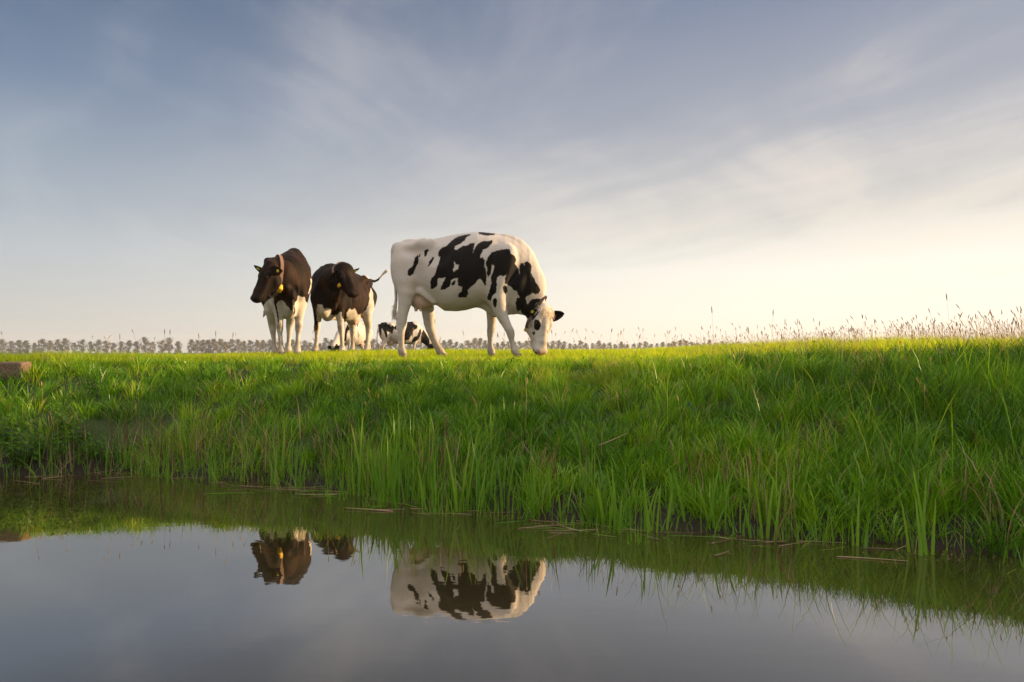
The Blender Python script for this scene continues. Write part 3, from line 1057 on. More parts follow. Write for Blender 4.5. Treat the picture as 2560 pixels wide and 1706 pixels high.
def dark_cow_watching():
    K = 190 / 1064.0
    hx = Vector((.40, -.917, 0))
    front = at(610 + 632 * K, 0, 9.15)
    W = frame((0, 0, 0), hx)
    c = Vector((front.x, front.y, 0)) - Vector((W[0][0], W[1][0], 0)) * .49
    gz = float(ground(front.x, front.y)) + .005
    W = frame((c.x, c.y, gz), hx)
    Wi = W.inverted()

    def P(zx, zy, D):
        return tuple(Wi @ at(610 + zx * K, 610 + zy * K, D))

    def Dr(v):
        return tuple(Wi.to_3x3() @ Vector(v))
    fl = (Dr((.62, -.75, 0)), .55)
    pts = [(P(680, 420, 9.2), .255), (P(610, 415, 8.98), .235), (P(510, 420, 8.80), .19), (P(410, 375, 8.72), .125)]
    tail = [((-.86, 0, 1.22), .03), ((-.90, -.03, 1.0), .022), ((-.92, -.12, .8), .02), (P(330, 860, 10.65), .025), (P(300, 950, 10.7), .035), (P(268, 1030, 10.7), .008)]
    F, H, hoofs, knees = standing_field((.02, -.02, .05, -.05), (-.06, .06, -.09, .09), (pts, fl), (P(300, 235, 8.60), Dr((-.27, -.20, -.94)), Dr((-.66, -.72, .25)), .95), tail, girth=.76, nup=1.4, bag=False)
    F.chain([((.05, 0, 1.30), .06), (P(700, 165, 9.35), .085), (P(600, 195, 9.1), .065), (P(490, 235, 8.9), .055), (P(400, 245, 8.78), .05), (P(330, 240, 8.70), .045)], .05, 'neck')
    F.chain([(P(705, 165, 9.35), .085), (P(765, 250, 9.4), .105), (P(815, 370, 9.45), .115), (P(835, 520, 9.45), .11)], .08)
    F.chain([(P(600, 620, 8.85), .06), (P(680, 700, 8.85), .06), (P(700, 760, 8.87), .05), (P(688, 850, 8.9), .025), (P(682, 960, 8.92), .02)], .05, 'body', (Dr((1, .2, 0)), .6))
    white = [[(200, 1600), (250, 900), (310, 810), (340, 790), (415, 730), (418, 830), (432, 880), (455, 960), (470, 1060), (480, 1130), (490, 1060), (478, 980), (465, 900), (450, 850), (480, 800), (530, 790), (560, 810), (600, 870), (640, 905), (660, 960), (700, 1010), (720, 930), (700, 860), (720, 810), (750, 775), (760, 715), (800, 740), (820, 745), (850, 745), (860, 800), (885, 830), (900, 900), (900, 1600)],
             [(678, 790), (695, 790), (700, 900), (692, 1000), (670, 1005), (650, 930), (672, 950), (685, 900)],
             [(930, 480), (946, 490), (952, 560), (938, 630), (905, 705), (898, 690), (920, 620), (938, 560)]]
    return make_cow('dark brownish black cow with white legs at the left end of the herd', M_coat_dark, F, H, .0115, W, white, (610, 610, K), True, head_black=True, group='dark cows with yellow collar tags',
                    ears={1: ((1, -.05, .0), (0, .8, .5)), -1: ((.8, .55, -.12), (0, .5, .8))},
                    collar=(P(500, 430, 8.78), Dr((-.80, -.55, .12)), .04, .035, 27), hoofs=hoofs, knees=knees, udder=[((-.42, 0, .6), .16)])


def dark_cow_tail_up():
    K = 240 / 1447.0
    hx = Vector((-.19, -.982, 0))
    front = at(760 + 375 * K, 0, 10.6)
    W = frame((0, 0, 0), hx)
    c = Vector((front.x, front.y, 0)) - hx * .49
    gz = float(ground(front.x, front.y)) + .005
    W = frame((c.x, c.y, gz), hx)
    Wi = W.inverted()

    def P(zx, zy, D):
        return tuple(Wi @ at(760 + zx * K, 630 + zy * K, D))

    def Dr(v):
        return tuple(Wi.to_3x3() @ Vector(v))
    fl = (Dr((.3, -.95, 0)), .70)
    pts = [(P(380, 480, 10.75), .28), (P(470, 440, 10.4), .22), (P(560, 360, 10.2), .165), (P(620, 290, 10.12), .13)]
    tail = [((-.86, 0, 1.22), .035), (P(1000, 430, 12.1), .028), (P(1060, 445, 12.15), .022), (P(1110, 425, 12.2), .019), (P(1160, 375, 12.2), .017), (P(1200, 325, 12.2), .022), (P(1240, 290, 12.2), .030), (P(1268, 285, 12.2), .012)]
    F, H, hoofs, knees = standing_field((.02, 0, .10, -.02), (.08, -.08, .00, .04), (pts, fl), (P(600, 170, 10.1), Dr((.42, -.22, -.88)), Dr((.72, -.55, .40)), .95), tail, girth=.92, nup=1.6)
    F.chain([((.05, 0, 1.29), .06), (P(290, 275, 11.0), .07), (P(420, 262, 10.7), .07), (P(520, 255, 10.4), .07), (P(580, 215, 10.2), .06)], .06, 'neck')
    F.chain([(P(540, 560, 10.25), .05), (P(470, 700, 10.3), .07), (P(450, 820, 10.35), .06)], .06, 'body', (Dr((1, .2, 0)), .6))
    white = [[(200, 790), (270, 800), (300, 860), (340, 850), (380, 850), (410, 870), (405, 940), (430, 960), (500, 950), (540, 905), (565, 910), (580, 1000), (620, 1040), (650, 990), (640, 920), (690, 850), (720, 880), (770, 850), (800, 930), (820, 950), (880, 930), (950, 850), (985, 740), (985, 640), (1010, 540), (1040, 620), (1040, 690), (1060, 800), (1060, 1600), (40, 1600), (135, 1215), (170, 1180), (200, 1190), (220, 1140), (215, 1100), (200, 1030), (190, 950), (180, 880), (205, 810)],
             [(860, 295), (900, 300), (960, 330), (995, 390), (975, 405), (930, 370), (890, 340)],
             [(1140, 250), (1300, 250), (1300, 420), (1140, 420)]]
    return make_cow('brownish black cow with its tail flicked up, just left of the white grazing cow', M_coat_dark, F, H, .0115, W, white, (760, 630, K), True, head_black=True, group='dark cows with yellow collar tags',
                    ears={1: ((.6, .8, .12), (0, -.3, .8)), -1: ((.70, -.55, .55), (0, .8, .5))}, eartags=(1,),
                    collar=(P(575, 375, 10.2), Dr((.70, -.45, .42)), .04, .035, 20), hoofs=hoofs, knees=knees, udder=[((-.42, 0, .6), .2)])


def far_cow(label, pos, heading, black, K, org, head_black, seed):
    gz = float(ground(pos[0], pos[1]))
    W = frame((pos[0], pos[1], gz), Vector(heading))
    pts = [((.55, 0, 1.02), .28), ((.85, 0, .82), .21), ((1.06, 0, .60), .155), ((1.16, 0, .50), .13)]
    F, H, hoofs, knees = standing_field((.08, -.10, .06, -.10), (0, 0, 0, 0), (pts, ((0, 1, 0), .55)), ((1.20, 0, .56), (.22, 0, -.95), (.95, 0, .22), 1.0),
                                        [((-.86, 0, 1.22), .03), ((-.91, 0, 1.0), .022), ((-.92, .02, .7), .02), ((-.92, .03, .5), .03), ((-.91, .03, .36), .01)])
    return make_cow(label, M_coat, F, H, .02, W, black, (*org, K), False, head_black=head_black, group='cows grazing farther out in the field',
                    ears=((1, .1, -.1), (0, .9, .3)), ear_black=True, hoofs=hoofs, knees=(), eartags=False, udder=[((-.42, 0, .6), .16)])


grazing_cow()
dark_cow_watching()
dark_cow_tail_up()
K1 = 320 / 2353.0
far_cow('small black and white cow grazing far off behind the legs of the big white cow', (-4.12, 25.5), (.92, .39),
        [[(1220, 300), (1250, 255), (1320, 240), (1370, 270), (1400, 310), (1430, 300), (1445, 350), (1480, 320), (1510, 345), (1500, 420), (1470, 490), (1440, 450), (1390, 440), (1370, 410), (1390, 500), (1380, 560), (1350, 530), (1330, 450), (1280, 370), (1270, 520), (1250, 490), (1230, 420)],
         [(1550, 300), (1555, 410), (1520, 400), (1505, 370)], [(1760, 225), (1830, 225), (1870, 290), (1900, 310), (1940, 330), (1930, 380), (1870, 410), (1830, 500), (1780, 590), (1690, 600), (1690, 480), (1740, 350)],
         [(2000, 375), (2010, 450), (1980, 540), (1950, 590), (1900, 620), (1830, 640), (1840, 590), (1880, 530), (1930, 520), (1970, 410)], [(2050, 400), (2100, 480), (2160, 580), (2160, 720), (2010, 700), (2000, 600), (2010, 470)]],
        K1, (780, 770), True, 1)
far_cow('small white and black cow grazing far off, behind the legs of the tail flicking cow', (-5.55, 24.0), (-.36, -.93),
        [[(385, 240), (500, 235), (505, 330), (440, 330), (390, 290)], [(240, 240), (282, 240), (280, 350), (262, 345)], [(610, 400), (650, 310), (690, 330), (700, 400), (660, 420), (640, 480), (630, 610), (590, 620), (600, 500)]],
        K1, (780, 770), True, 2)


# ------------------------------------------------------------------ grass and reeds
def blade_mesh(name, root, h, w, az, lean, face, tint, seg=3, bend=2.0):
    """root (N,3); az direction of the lean; lean as a share of the height; face turn of the flat side"""
    N = len(root)
    per = seg * 2 + 1
    V = np.zeros((N, per, 3), np.float32)
    sx, sy = np.cos(face), np.sin(face)
    for j in range(seg + 1):
        t = j / seg
        off = lean * h * t ** bend
        z = h * t * np.sqrt(np.maximum(1 - (lean * t * 0.75) ** 2, 0.15))
        cx = root[:, 0] + np.cos(az) * off
        cy = root[:, 1] + np.sin(az) * off
        cz = root[:, 2] + z
        if j < seg:
            ww = 0.5 * w * (1 - 0.75 * t ** 1.6) * (0.8 + 0.2 * min(1, t * 3))
            V[:, 2 * j, 0] = cx - sx * ww
            V[:, 2 * j, 1] = cy - sy * ww
            V[:, 2 * j, 2] = cz
            V[:, 2 * j + 1, 0] = cx + sx * ww
            V[:, 2 * j + 1, 1] = cy + sy * ww
            V[:, 2 * j + 1, 2] = cz
        else:
            V[:, 2 * seg, 0] = cx
            V[:, 2 * seg, 1] = cy
            V[:, 2 * seg, 2] = cz
    pat = []
    sizes = []
    for j in range(seg - 1):
        pat += [2 * j, 2 * j + 1, 2 * j + 3, 2 * j + 2]
        sizes.append(4)
    pat += [2 * seg - 2, 2 * seg - 1, 2 * seg]
    sizes.append(3)
    fl = (np.arange(N)[:, None] * per + np.array(pat)[None, :]).ravel()
    return mesh_np(name, V.reshape(-1, 3), fl, np.tile(sizes, N), {'tint': np.repeat(tint, per)}, True)


def leaf_material(name, stops, trans=0.40, gloss=0.05, patch=True, scale=0.9, through=(2.3, 1.9, 0.7)):
    m, T = new_mat(name)
    pos = T.node('ShaderNodeNewGeometry').outputs['Position']
    n = T.noise(pos, scale, 3)
    f = T.math('ADD', T.attr('tint'), T.math('MULTIPLY', T.math('SUBTRACT', n, 0.5), 0.55 if patch else 0.1), clamp=True)
    col = T.ramp(f, stops)
    d = T.node('ShaderNodeBsdfDiffuse')
    T.l.new(col, d.inputs[0])
    t = T.node('ShaderNodeBsdfTranslucent')
    T.l.new(T.mix(1.0, col, through, 'MULTIPLY'), t.inputs[0])
    g = T.node('ShaderNodeBsdfGlossy')
    g.inputs['Roughness'].default_value = 0.35
    g.inputs['Color'].default_value = (0.9, 0.9, 0.9, 1)
    m1 = T.node('ShaderNodeMixShader')
    m1.inputs[0].default_value = trans
    T.l.new(d.outputs[0], m1.inputs[1])
    T.l.new(t.outputs[0], m1.inputs[2])
    m2 = T.node('ShaderNodeMixShader')
    m2.inputs[0].default_value = gloss
    T.l.new(m1.outputs[0], m2.inputs[1])
    T.l.new(g.outputs[0], m2.inputs[2])
    T.l.new(m2.outputs[0], T.out.inputs[0])
    return m


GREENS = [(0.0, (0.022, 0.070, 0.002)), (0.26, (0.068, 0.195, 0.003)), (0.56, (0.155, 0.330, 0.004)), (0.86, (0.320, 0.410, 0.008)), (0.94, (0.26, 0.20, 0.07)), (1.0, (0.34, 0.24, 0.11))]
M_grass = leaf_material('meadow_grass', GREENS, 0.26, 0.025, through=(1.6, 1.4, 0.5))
M_field = leaf_material('grazed_grass', [(0.0, (0.090, 0.190, 0.004)), (0.5, (0.175, 0.290, 0.006)), (0.9, (0.310, 0.360, 0.012)), (1.0, (0.32, 0.24, 0.10))], 0.55, 0.015)
M_reed = leaf_material('reed_leaf', [(0.0, (0.050, 0.140, 0.006)), (0.5, (0.090, 0.215, 0.008)), (0.9, (0.145, 0.260, 0.014)), (1.0, (0.19, 0.26, 0.05))], 0.36, 0.025, True, 1.4)
M_straw = leaf_material('dead_straw', [(0.0, (0.07, 0.040, 0.025)), (0.5, (0.15, 0.090, 0.055)), (1.0, (0.36, 0.26, 0.16))], 0.2, 0.03, False)
M_seed = leaf_material('grass_seed_head', [(0.0, (0.12, 0.075, 0.045)), (0.5, (0.23, 0.155, 0.080)), (1.0, (0.36, 0.27, 0.12))], 0.35, 0.02, False)
M_nettle = leaf_material('nettle_leaf', [(0.0, (0.022, 0.070, 0.006)), (0.5, (0.040, 0.110, 0.008)), (1.0, (0.080, 0.160, 0.012))], 0.3, 0.02, False)


def pick(n, xr, yr, keep):
    """random ground points inside the view, kept by a probability"""
    xs, ys = [], []
    got = 0
    while got < n:
        x = rng.uniform(*xr, n)
        y = rng.uniform(*yr, n)
        k = (np.abs(x) < 0.80 * y + 1.3) & (rng.random(n) < keep(x, y))
        xs.append(x[k])
        ys.append(y[k])
        got += k.sum()
    return np.concatenate(xs)[:n], np.concatenate(ys)[:n]


def tval(x, y):
    ys = shore(x)
    return (y - ys) / (crest(x) - ys)


def tuft_blades(cx, cy, per, rad, hgt, tint, wlo, whi, spread, zoff=-0.01):
    """blades of many tussocks at once: they fan out of each centre"""
    N = int(per.sum())
    idx = np.repeat(np.arange(len(cx)), per)
    a = rng.uniform(0, 2 * math.pi, N)
    q = np.sqrt(rng.random(N)) * rad[idx]
    x, y = cx[idx] + np.cos(a) * q, cy[idx] + np.sin(a) * q
    out = q / rad[idx]
    lean = np.clip(spread[idx] * (0.25 + 0.75 * out) + rng.normal(0, 0.13, N), 0.0, 1.1)
    az = a + rng.normal(0, 0.5, N)
    h = hgt[idx] * rng.uniform(0.45, 1.12, N) * (1.05 - 0.25 * out)
    w = rng.uniform(wlo, whi, N)
    tn = np.clip(tint[idx] + rng.normal(0, 0.12, N), 0, 0.86)
    dry = rng.random(N) < np.where(rng.random(len(cx)) < 0.07, 0.45, 0.025)[idx]
    tn = np.where(dry, rng.uniform(0.92, 1.0, N), tn)
    root = np.stack((x, y, np.maximum(ground(x, y), -0.05) + zoff), 1)
    return root, h, w, az, lean, rng.uniform(0, math.pi, N), tn


def cat(*sets):
    return [np.concatenate(v) for v in zip(*sets)]


def bank_grass(tufts, fill):
    def keep(x, y):
        t = tval(x, y)
        bare = ((x < -2.75) & (t < 0.34)) | (((x - 1.76) / 0.17) ** 2 + ((y - 4.15) / 0.13) ** 2 < 1)
        return np.where((t > 0.0) & (t < 1.12), np.clip((3.4 / y) ** 2, 0, 1) * (0.35 + 0.65 * sstep(0.03, 0.16, t)), 0) * np.where(bare, 0.25, 1.0)
    x, y = pick(tufts, (-6.5, 5.5), (1.6, 7.8), keep)
    t = tval(x, y)
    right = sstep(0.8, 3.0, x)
    big = rng.random(tufts) ** 1.6
    h = (0.055 + 0.15 * big) * (1 + 0.60 * right)
    top = sstep(0.70, 1.0, t)
    h = h * (1 - top * np.interp(x, [-6, -3.6, -2.6, 0.2, 1.6, 3], [0.0, 0.25, 0.55, 0.60, 0.45, 0.35]))
    per = (18 + 34 * big + rng.uniform(0, 12, tufts)).astype(int)
    A = tuft_blades(x, y, per, 0.035 + 0.06 * big, h, np.clip(0.10 + 0.50 * fbm(x * 0.9, y * 0.9, 51) + 0.24 * sstep(0.45, 0.95, t) * (1 - 0.9 * right) - 0.14 * right + rng.normal(0, 0.17, tufts), 0, 0.85), 0.0030, 0.0078, rng.uniform(0.45, 1.15, tufts))  # tint paints in sunlight toward the crest and shade on the right bank
    x, y = pick(fill, (-6.5, 5.5), (1.6, 7.8), keep)
    t = tval(x, y)
    h = rng.uniform(0.02, 0.075, fill) * (0.7 + 0.6 * vnoise(x * 3, y * 3, 19))
    tint = np.clip(0.15 + 0.24 * sstep(0.45, 0.95, t) * (1 - 0.9 * sstep(0.8, 3.0, x)) + 0.42 * fbm(x * 1.1, y * 1.1, 51) + rng.normal(0, 0.13, fill), 0, 0.84)  # sunlit crest painted into the short grass too, fading out to the right
    tint = np.where(rng.random(fill) < 0.02 + 0.10 * (fbm(x * 2, y * 2, 61) > 0.66), rng.uniform(0.92, 1.0, fill), tint)
    B = (np.stack((x, y, ground(x, y) - 0.01), 1), h, rng.uniform(0.0026, 0.005, fill), rng.uniform(0, 6.28, fill), np.clip(rng.normal(0.5, 0.25, fill), 0, 1.05), rng.uniform(0, math.pi, fill), tint)
    W = 5200
    x, y = pick(W, (-6.5, 5.5), (1.6, 7.8), lambda a, b: keep(a, b) * (fbm(a * 1.9, b * 1.9, 17) > 0.52))
    C = (np.stack((x, y, ground(x, y) + 0.005), 1), rng.uniform(0.03, 0.09, W), rng.uniform(0.010, 0.022, W), rng.uniform(0, 6.28, W), rng.uniform(0.5, 1.1, W), rng.uniform(0, math.pi, W), rng.uniform(0.0, 0.45, W))
    L = 320
    x = rng.uniform(0.9, 3.6, L)
    ys = shore(x)
    y = ys + rng.uniform(0.03, 0.55, L) * (crest(x) - ys)
    E = (np.stack((x, y, ground(x, y) - 0.01), 1), rng.uniform(0.25, 0.52, L), rng.uniform(0.0035, 0.006, L), rng.uniform(0, 6.28, L), rng.uniform(0.15, 0.85, L), rng.uniform(0, math.pi, L), rng.uniform(0.15, 0.75, L))
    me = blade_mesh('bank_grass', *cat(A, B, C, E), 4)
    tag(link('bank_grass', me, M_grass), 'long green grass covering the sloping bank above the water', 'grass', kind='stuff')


def field_grass(n, n_far):
    def keep(x, y):
        t = tval(x, y)
        return np.where((t > 0.95), np.clip((6.2 / y) ** 1.6, 0, 1), 0)
    x, y = pick(n, (-11.5, 11.5), (4.2, 14.5), keep)
    d = y - crest(x)
    right = sstep(1.2, 3.6, x - 0.10 * (y - 6))
    left = sstep(-3.4, -4.8, x)
    rag = vnoise(x * 4.0, y * 4.0, 71)
    h = (0.055 + 0.035 * rag) * rng.uniform(0.6, 1.3, n) + (0.085 * right + 0.07 * left * (d < 2)) * rng.uniform(0.4, 1.2, n) * (0.5 + rag)
    az = rng.uniform(0, 2 * math.pi, n)
    lean = np.clip(rng.normal(0.35, 0.2, n), 0, 0.95)
    w = rng.uniform(0.003, 0.006, n)
    tint = np.clip(0.36 + 0.45 * fbm(x * 0.9, y * 0.9, 81) + rng.normal(0, 0.14, n), 0, 0.88)
    dry = rng.random(n) < 0.03
    tint = np.where(dry, rng.uniform(0.95, 1.0, n), tint)
    root = np.stack((x, y, ground(x, y) - 0.005), 1)
    me = blade_mesh('field_grass', root, h, w, az, lean, rng.uniform(0, math.pi, n), tint, 3)
    tag(link('field_grass', me, M_field), 'short sunlit pasture grass on the flat top of the bank', 'grass', kind='stuff')
    # farther out
    def keep2(x, y):
        return np.clip((14 / y) ** 1.5, 0, 1)
    x, y = pick(n_far, (-55, 55), (14, 70), keep2)
    h = rng.uniform(0.06, 0.16, n_far) * (1 + 0.8 * sstep(2, 6, x))
    root = np.stack((x, y, ground(x, y) - 0.01), 1)
    tint = np.clip(0.3 + 0.4 * fbm(x * 0.5, y * 0.5, 91) + rng.normal(0, 0.12, n_far), 0, 0.9)
    me = blade_mesh('far_grass', root, h, rng.uniform(0.008, 0.02, n_far), rng.uniform(0, 6.28, n_far), np.clip(rng.normal(0.3, 0.2, n_far), 0, 0.9), rng.uniform(0, 3.14, n_far), tint, 2)
    tag(link('far_grass', me, M_field), 'pasture grass far out in the field beyond the cows', 'grass', kind='stuff')


def edge_reeds(clumps, strays):
    xs, ts = [], []
    while len(xs) < clumps:
        a = rng.uniform(-5.0, 4.0)
        band = np.interp(a, [-5, -3.6, -2.6, -1.7, -0.6, 0.3, 0.9, 2.0, 2.6], [0.10, 0.15, 0.55, 0.9, 1.0, 0.8, 0.5, 0.5, 0.4])
        if rng.random() < band * (0.15 + 1.4 * sstep(0.30, 0.65, vnoise(np.array([a * 2.3]), np.array([2.0]), 55)[0])):
            xs.append(a)
            ts.append(rng.normal(0.02, 0.055))
    x, t = np.array(xs), np.clip(np.array(ts), -0.11, 0.2)
    ys = shore(x)
    y = ys + t * (crest(x) - ys)
    size = np.interp(x, [-5, -3, -1.5, -0.3, 0.5, 1.0, 2.4], [0.28, 0.36, 0.46, 0.48, 0.35, 0.30, 0.34])
    h = size * rng.uniform(0.30, 1.15, clumps)
    per = rng.integers(2, 14, clumps)
    A = tuft_blades(x, y, per, rng.uniform(0.03, 0.09, clumps), h, 0.25 + 0.45 * rng.random(clumps), 0.0040, 0.0105, np.abs(rng.normal(0.20, 0.15, clumps)), -0.03)
    x = rng.uniform(-4.5, 3.6, strays)
    ys = shore(x)
    y = ys + np.clip(rng.normal(0.02, 0.07, strays), -0.13, 0.2) * (crest(x) - ys)
    h = np.interp(x, [-5, -3, -1.5, -0.3, 0.5, 2.4], [0.2, 0.28, 0.36, 0.38, 0.26, 0.24]) * rng.uniform(0.3, 1.1, strays)
    lean = np.where(rng.random(strays) < 0.4, rng.uniform(0.5, 1.05, strays), np.abs(rng.normal(0.15, 0.15, strays)))
    B = (np.stack((x, y, np.minimum(ground(x, y), 0.3) - 0.02), 1), h, rng.uniform(0.003, 0.007, strays), rng.uniform(0, 6.28, strays), lean, rng.normal(0, 0.8, strays), rng.uniform(0.1, 0.9, strays))
    A = (*A[:5], rng.normal(0, 0.7, len(A[5])), A[6])
    me = blade_mesh('edge_reeds', *cat(A, B), 4)
    tag(link('edge_reeds', me, M_reed), 'belt of upright green reeds growing along the water edge', 'reeds', kind='stuff')
    m = 1700
    a = rng.uniform(-5, 4, m)
    t = rng.normal(0.07, 0.07, m)
    clus = vnoise(a * 4.0, t * 9, 121)
    k = (clus > 0.5) & (t > -0.06)
    a, t = a[k], t[k]
    ys = shore(a)
    yy = ys + t * (crest(a) - ys)
    m = len(a)
    root = np.stack((a, yy, ground(a, yy) - 0.02), 1)
    me = blade_mesh('dead_stems', root, rng.uniform(0.10, 0.36, m), rng.uniform(0.004, 0.009, m), rng.uniform(0, 6.28, m), np.abs(rng.normal(0.2, 0.25, m)), rng.normal(0, 0.6, m), rng.random(m), 3)
    tag(link('dead_stems', me, M_straw), 'brown dead stems and straw standing among the reeds', 'dead stems', kind='stuff')


def seed_stalks():
    V, Fl, Sz, tint = [], [], [], []
    base = 0

    def stalk(x, y, z, h, az, lean, head, hw, tn):
        nonlocal base
        n = 6
        ring = 3
        pts = []
        for i in range(n):
            t = i / (n - 1)
            pts.append(Vector((x + math.cos(az) * lean * h * t * t, y + math.sin(az) * lean * h * t * t, z + h * t)))
        for i, p in enumerate(pts):
            r = 0.0011 * (1 - 0.4 * i / n)
            for j in range(ring):
                V.append((p.x + r * math.cos(j * 2.094), p.y + r * math.sin(j * 2.094), p.z))
                tint.append(min(1, tn + 0.25))
        for i in range(n - 1):
            for j in range(ring):
                Fl.extend((base + i * 3 + j, base + i * 3 + (j + 1) % 3, base + i * 3 + 3 + (j + 1) % 3, base + i * 3 + 3 + j))
                Sz.append(4)
        base += n * ring
        d = (pts[-1] - pts[-2]).normalized()
        o = pts[-1]
        nh, rg = 5, 5
        for i in range(nh):
            t = i / (nh - 1)
            r = hw * (math.sin(math.pi * min(0.98, 0.06 + 0.92 * t)) ** 0.6) * random.uniform(0.8, 1.15)
            c = o + d * (head * t) + Vector((math.cos(az), math.sin(az), 0)) * (0.15 * head * t * t * lean)
            for j in range(rg):
                V.append((c.x + r * math.cos(j * 1.2566), c.y + r * math.sin(j * 1.2566), c.z))
                tint.append(tn)
        for i in range(nh - 1):
            for j in range(rg):
                Fl.extend((base + i * rg + j, base + i * rg + (j + 1) % rg, base + i * rg + rg + (j + 1) % rg, base + i * rg + rg + j))
                Sz.append(4)
        base += nh * rg
    n = 0
    while n < 3500:                       # the ungrazed right end of the field
        y = rng.uniform(4.6, 13.5)
        x = rng.uniform(0.2, 11)
        if x > 0.80 * y + 0.4 or tval(x, y) < 0.9:
            continue
        if rng.random() > (sstep(0.10, 0.62, x / y) ** 1.3 + 0.02) * (0.25 + 1.5 * sstep(0.35, 0.7, vnoise(np.array([x * 1.6]), np.array([y * 1.6]), 7)[0])):
            continue
        big = rng.random() < 0.10
        h = rng.uniform(0.10, 0.29) + (0.10 if big else 0)
        stalk(x, y, float(ground(x, y)), h * (0.8 + 0.3 * sstep(0.3, 0.7, x / y)), rng.normal(2.6, 0.9), abs(rng.normal(0.22, 0.16)), rng.uniform(0.035, 0.06) if big else rng.uniform(0.012, 0.03),
              rng.uniform(0.0035, 0.0048) if big else rng.uniform(0.0018, 0.0032), rng.uniform(0.1, 0.9))
        n += 1
    for i in range(300):                  # scattered ones elsewhere
        y = rng.uniform(3.4, 9.5)
        x = rng.uniform(-0.75 * y, 0.75 * y)
        t = tval(x, y)
        if t < 0.25:
            continue
        if t > 1.1 and x < 0.3 and rng.random() < 0.8:
            continue
        h = rng.uniform(0.16, 0.34)
        stalk(x, y, float(ground(x, y)), h, rng.uniform(0, 6.28), abs(rng.normal(0.2, 0.15)), rng.uniform(0.03, 0.06), rng.uniform(0.003, 0.0045), rng.uniform(0.2, 1.0))
    for px, py, D in ((425, 838, 6.9), (500, 848, 6.7), (538, 842, 6.6), (578, 845, 6.8), (955, 838, 8.9), (1090, 812, 7.0), (1785, 784, 5.6), (1930, 790, 6.0), (2376, 752, 5.2), (1240, 845, 6.6), (300, 850, 6.4)):
        p = at(px, py, D)
        z0 = float(ground(p.x, p.y))
        stalk(p.x, p.y, z0, p.z - z0, rng.uniform(0, 6.28), 0.05, 0.06, 0.0042, 0.3)
    me = mesh_np('seed_stalks', np.array(V), np.array(Fl), np.array(Sz), {'tint': np.array(tint)})
    tag(link('seed_stalks', me, M_seed), 'thin grass stalks with brown seed heads standing above the grass', 'grass stalks', kind='stuff')


bank_grass(4600, 36000)
field_grass(170000, 50000)
edge_reeds(300, 1500)
seed_stalks()


# ------------------------------------------------------------------ iris clumps in the shallows
def iris_clump(px, py, D, leaves, hmax, label, seed):
    """broad sword leaves; px, py the foot of the clump in the photo"""
    r = random.Random(seed)
    p = at(px, py, D)
    N = leaves
    root = np.array([(r.gauss(0, .035), r.gauss(0, .03), -0.05) for _ in range(N)])
    h = np.array([hmax * r.uniform(.5, 1.0) + .05 for _ in range(N)])
    h[0] = hmax + .05
    lean = np.array([abs(r.gauss(.12, .09)) for _ in range(N)])
    az = np.array([r.choice((0, math.pi)) + r.gauss(0, .5) for _ in range(N)])
    w = np.array([r.uniform(.012, .019) for _ in range(N)])
    me = blade_mesh('iris_clump', root, h, w, az, lean, np.array([r.gauss(0, .5) for _ in range(N)]), np.array([r.uniform(.35, .95) for _ in range(N)]), 6, 1.4)
    o = link('iris_clump', me, M_reed)
    o.location = (p.x, p.y, 0)
    tag(o, label, 'iris', 'broad leaved iris clumps at the water edge')


for i, (px, py, n, hm, lab) in enumerate((
        (690, 1208, 8, .42, 'iris clump with many leaves under the left dark cow'),
        (905, 1240, 6, .52, 'tall iris clump below the hind legs of the white cow, its blades leaning left'),
        (965, 1252, 9, .45, 'thick iris clump of bright blades below the white cow belly'),
        (1150, 1275, 4, .46, 'sparse iris clump of tall blades standing forward in the water below the grazing cow'),
        (1345, 1290, 5, .30, 'short iris clump right of the grazing head beside floating straw'),
        (1530, 1322, 6, .34, 'iris clump beside the pale dry stick on the bank'),
        (1625, 1325, 8, .36, 'bushy iris clump with crossing blades in the middle of the right bank edge'),
        (1690, 1318, 3, .32, 'thin iris clump of three narrow upright blades'),
        (1775, 1330, 7, .36, 'iris clump with two very wide blades and a bent one'),
        (1925, 1345, 5, .33, 'iris clump with open blades on the right half of the bank edge'),
        (2150, 1365, 4, .28, 'low iris clump standing out in the shallow water on the right'),
        (2305, 1385, 6, .40, 'tallest iris clump near the right end of the bank edge'))):
    iris_clump(px, py, FPX * CAM_Z / (py - HOR), n, hm, lab, 100 + i)


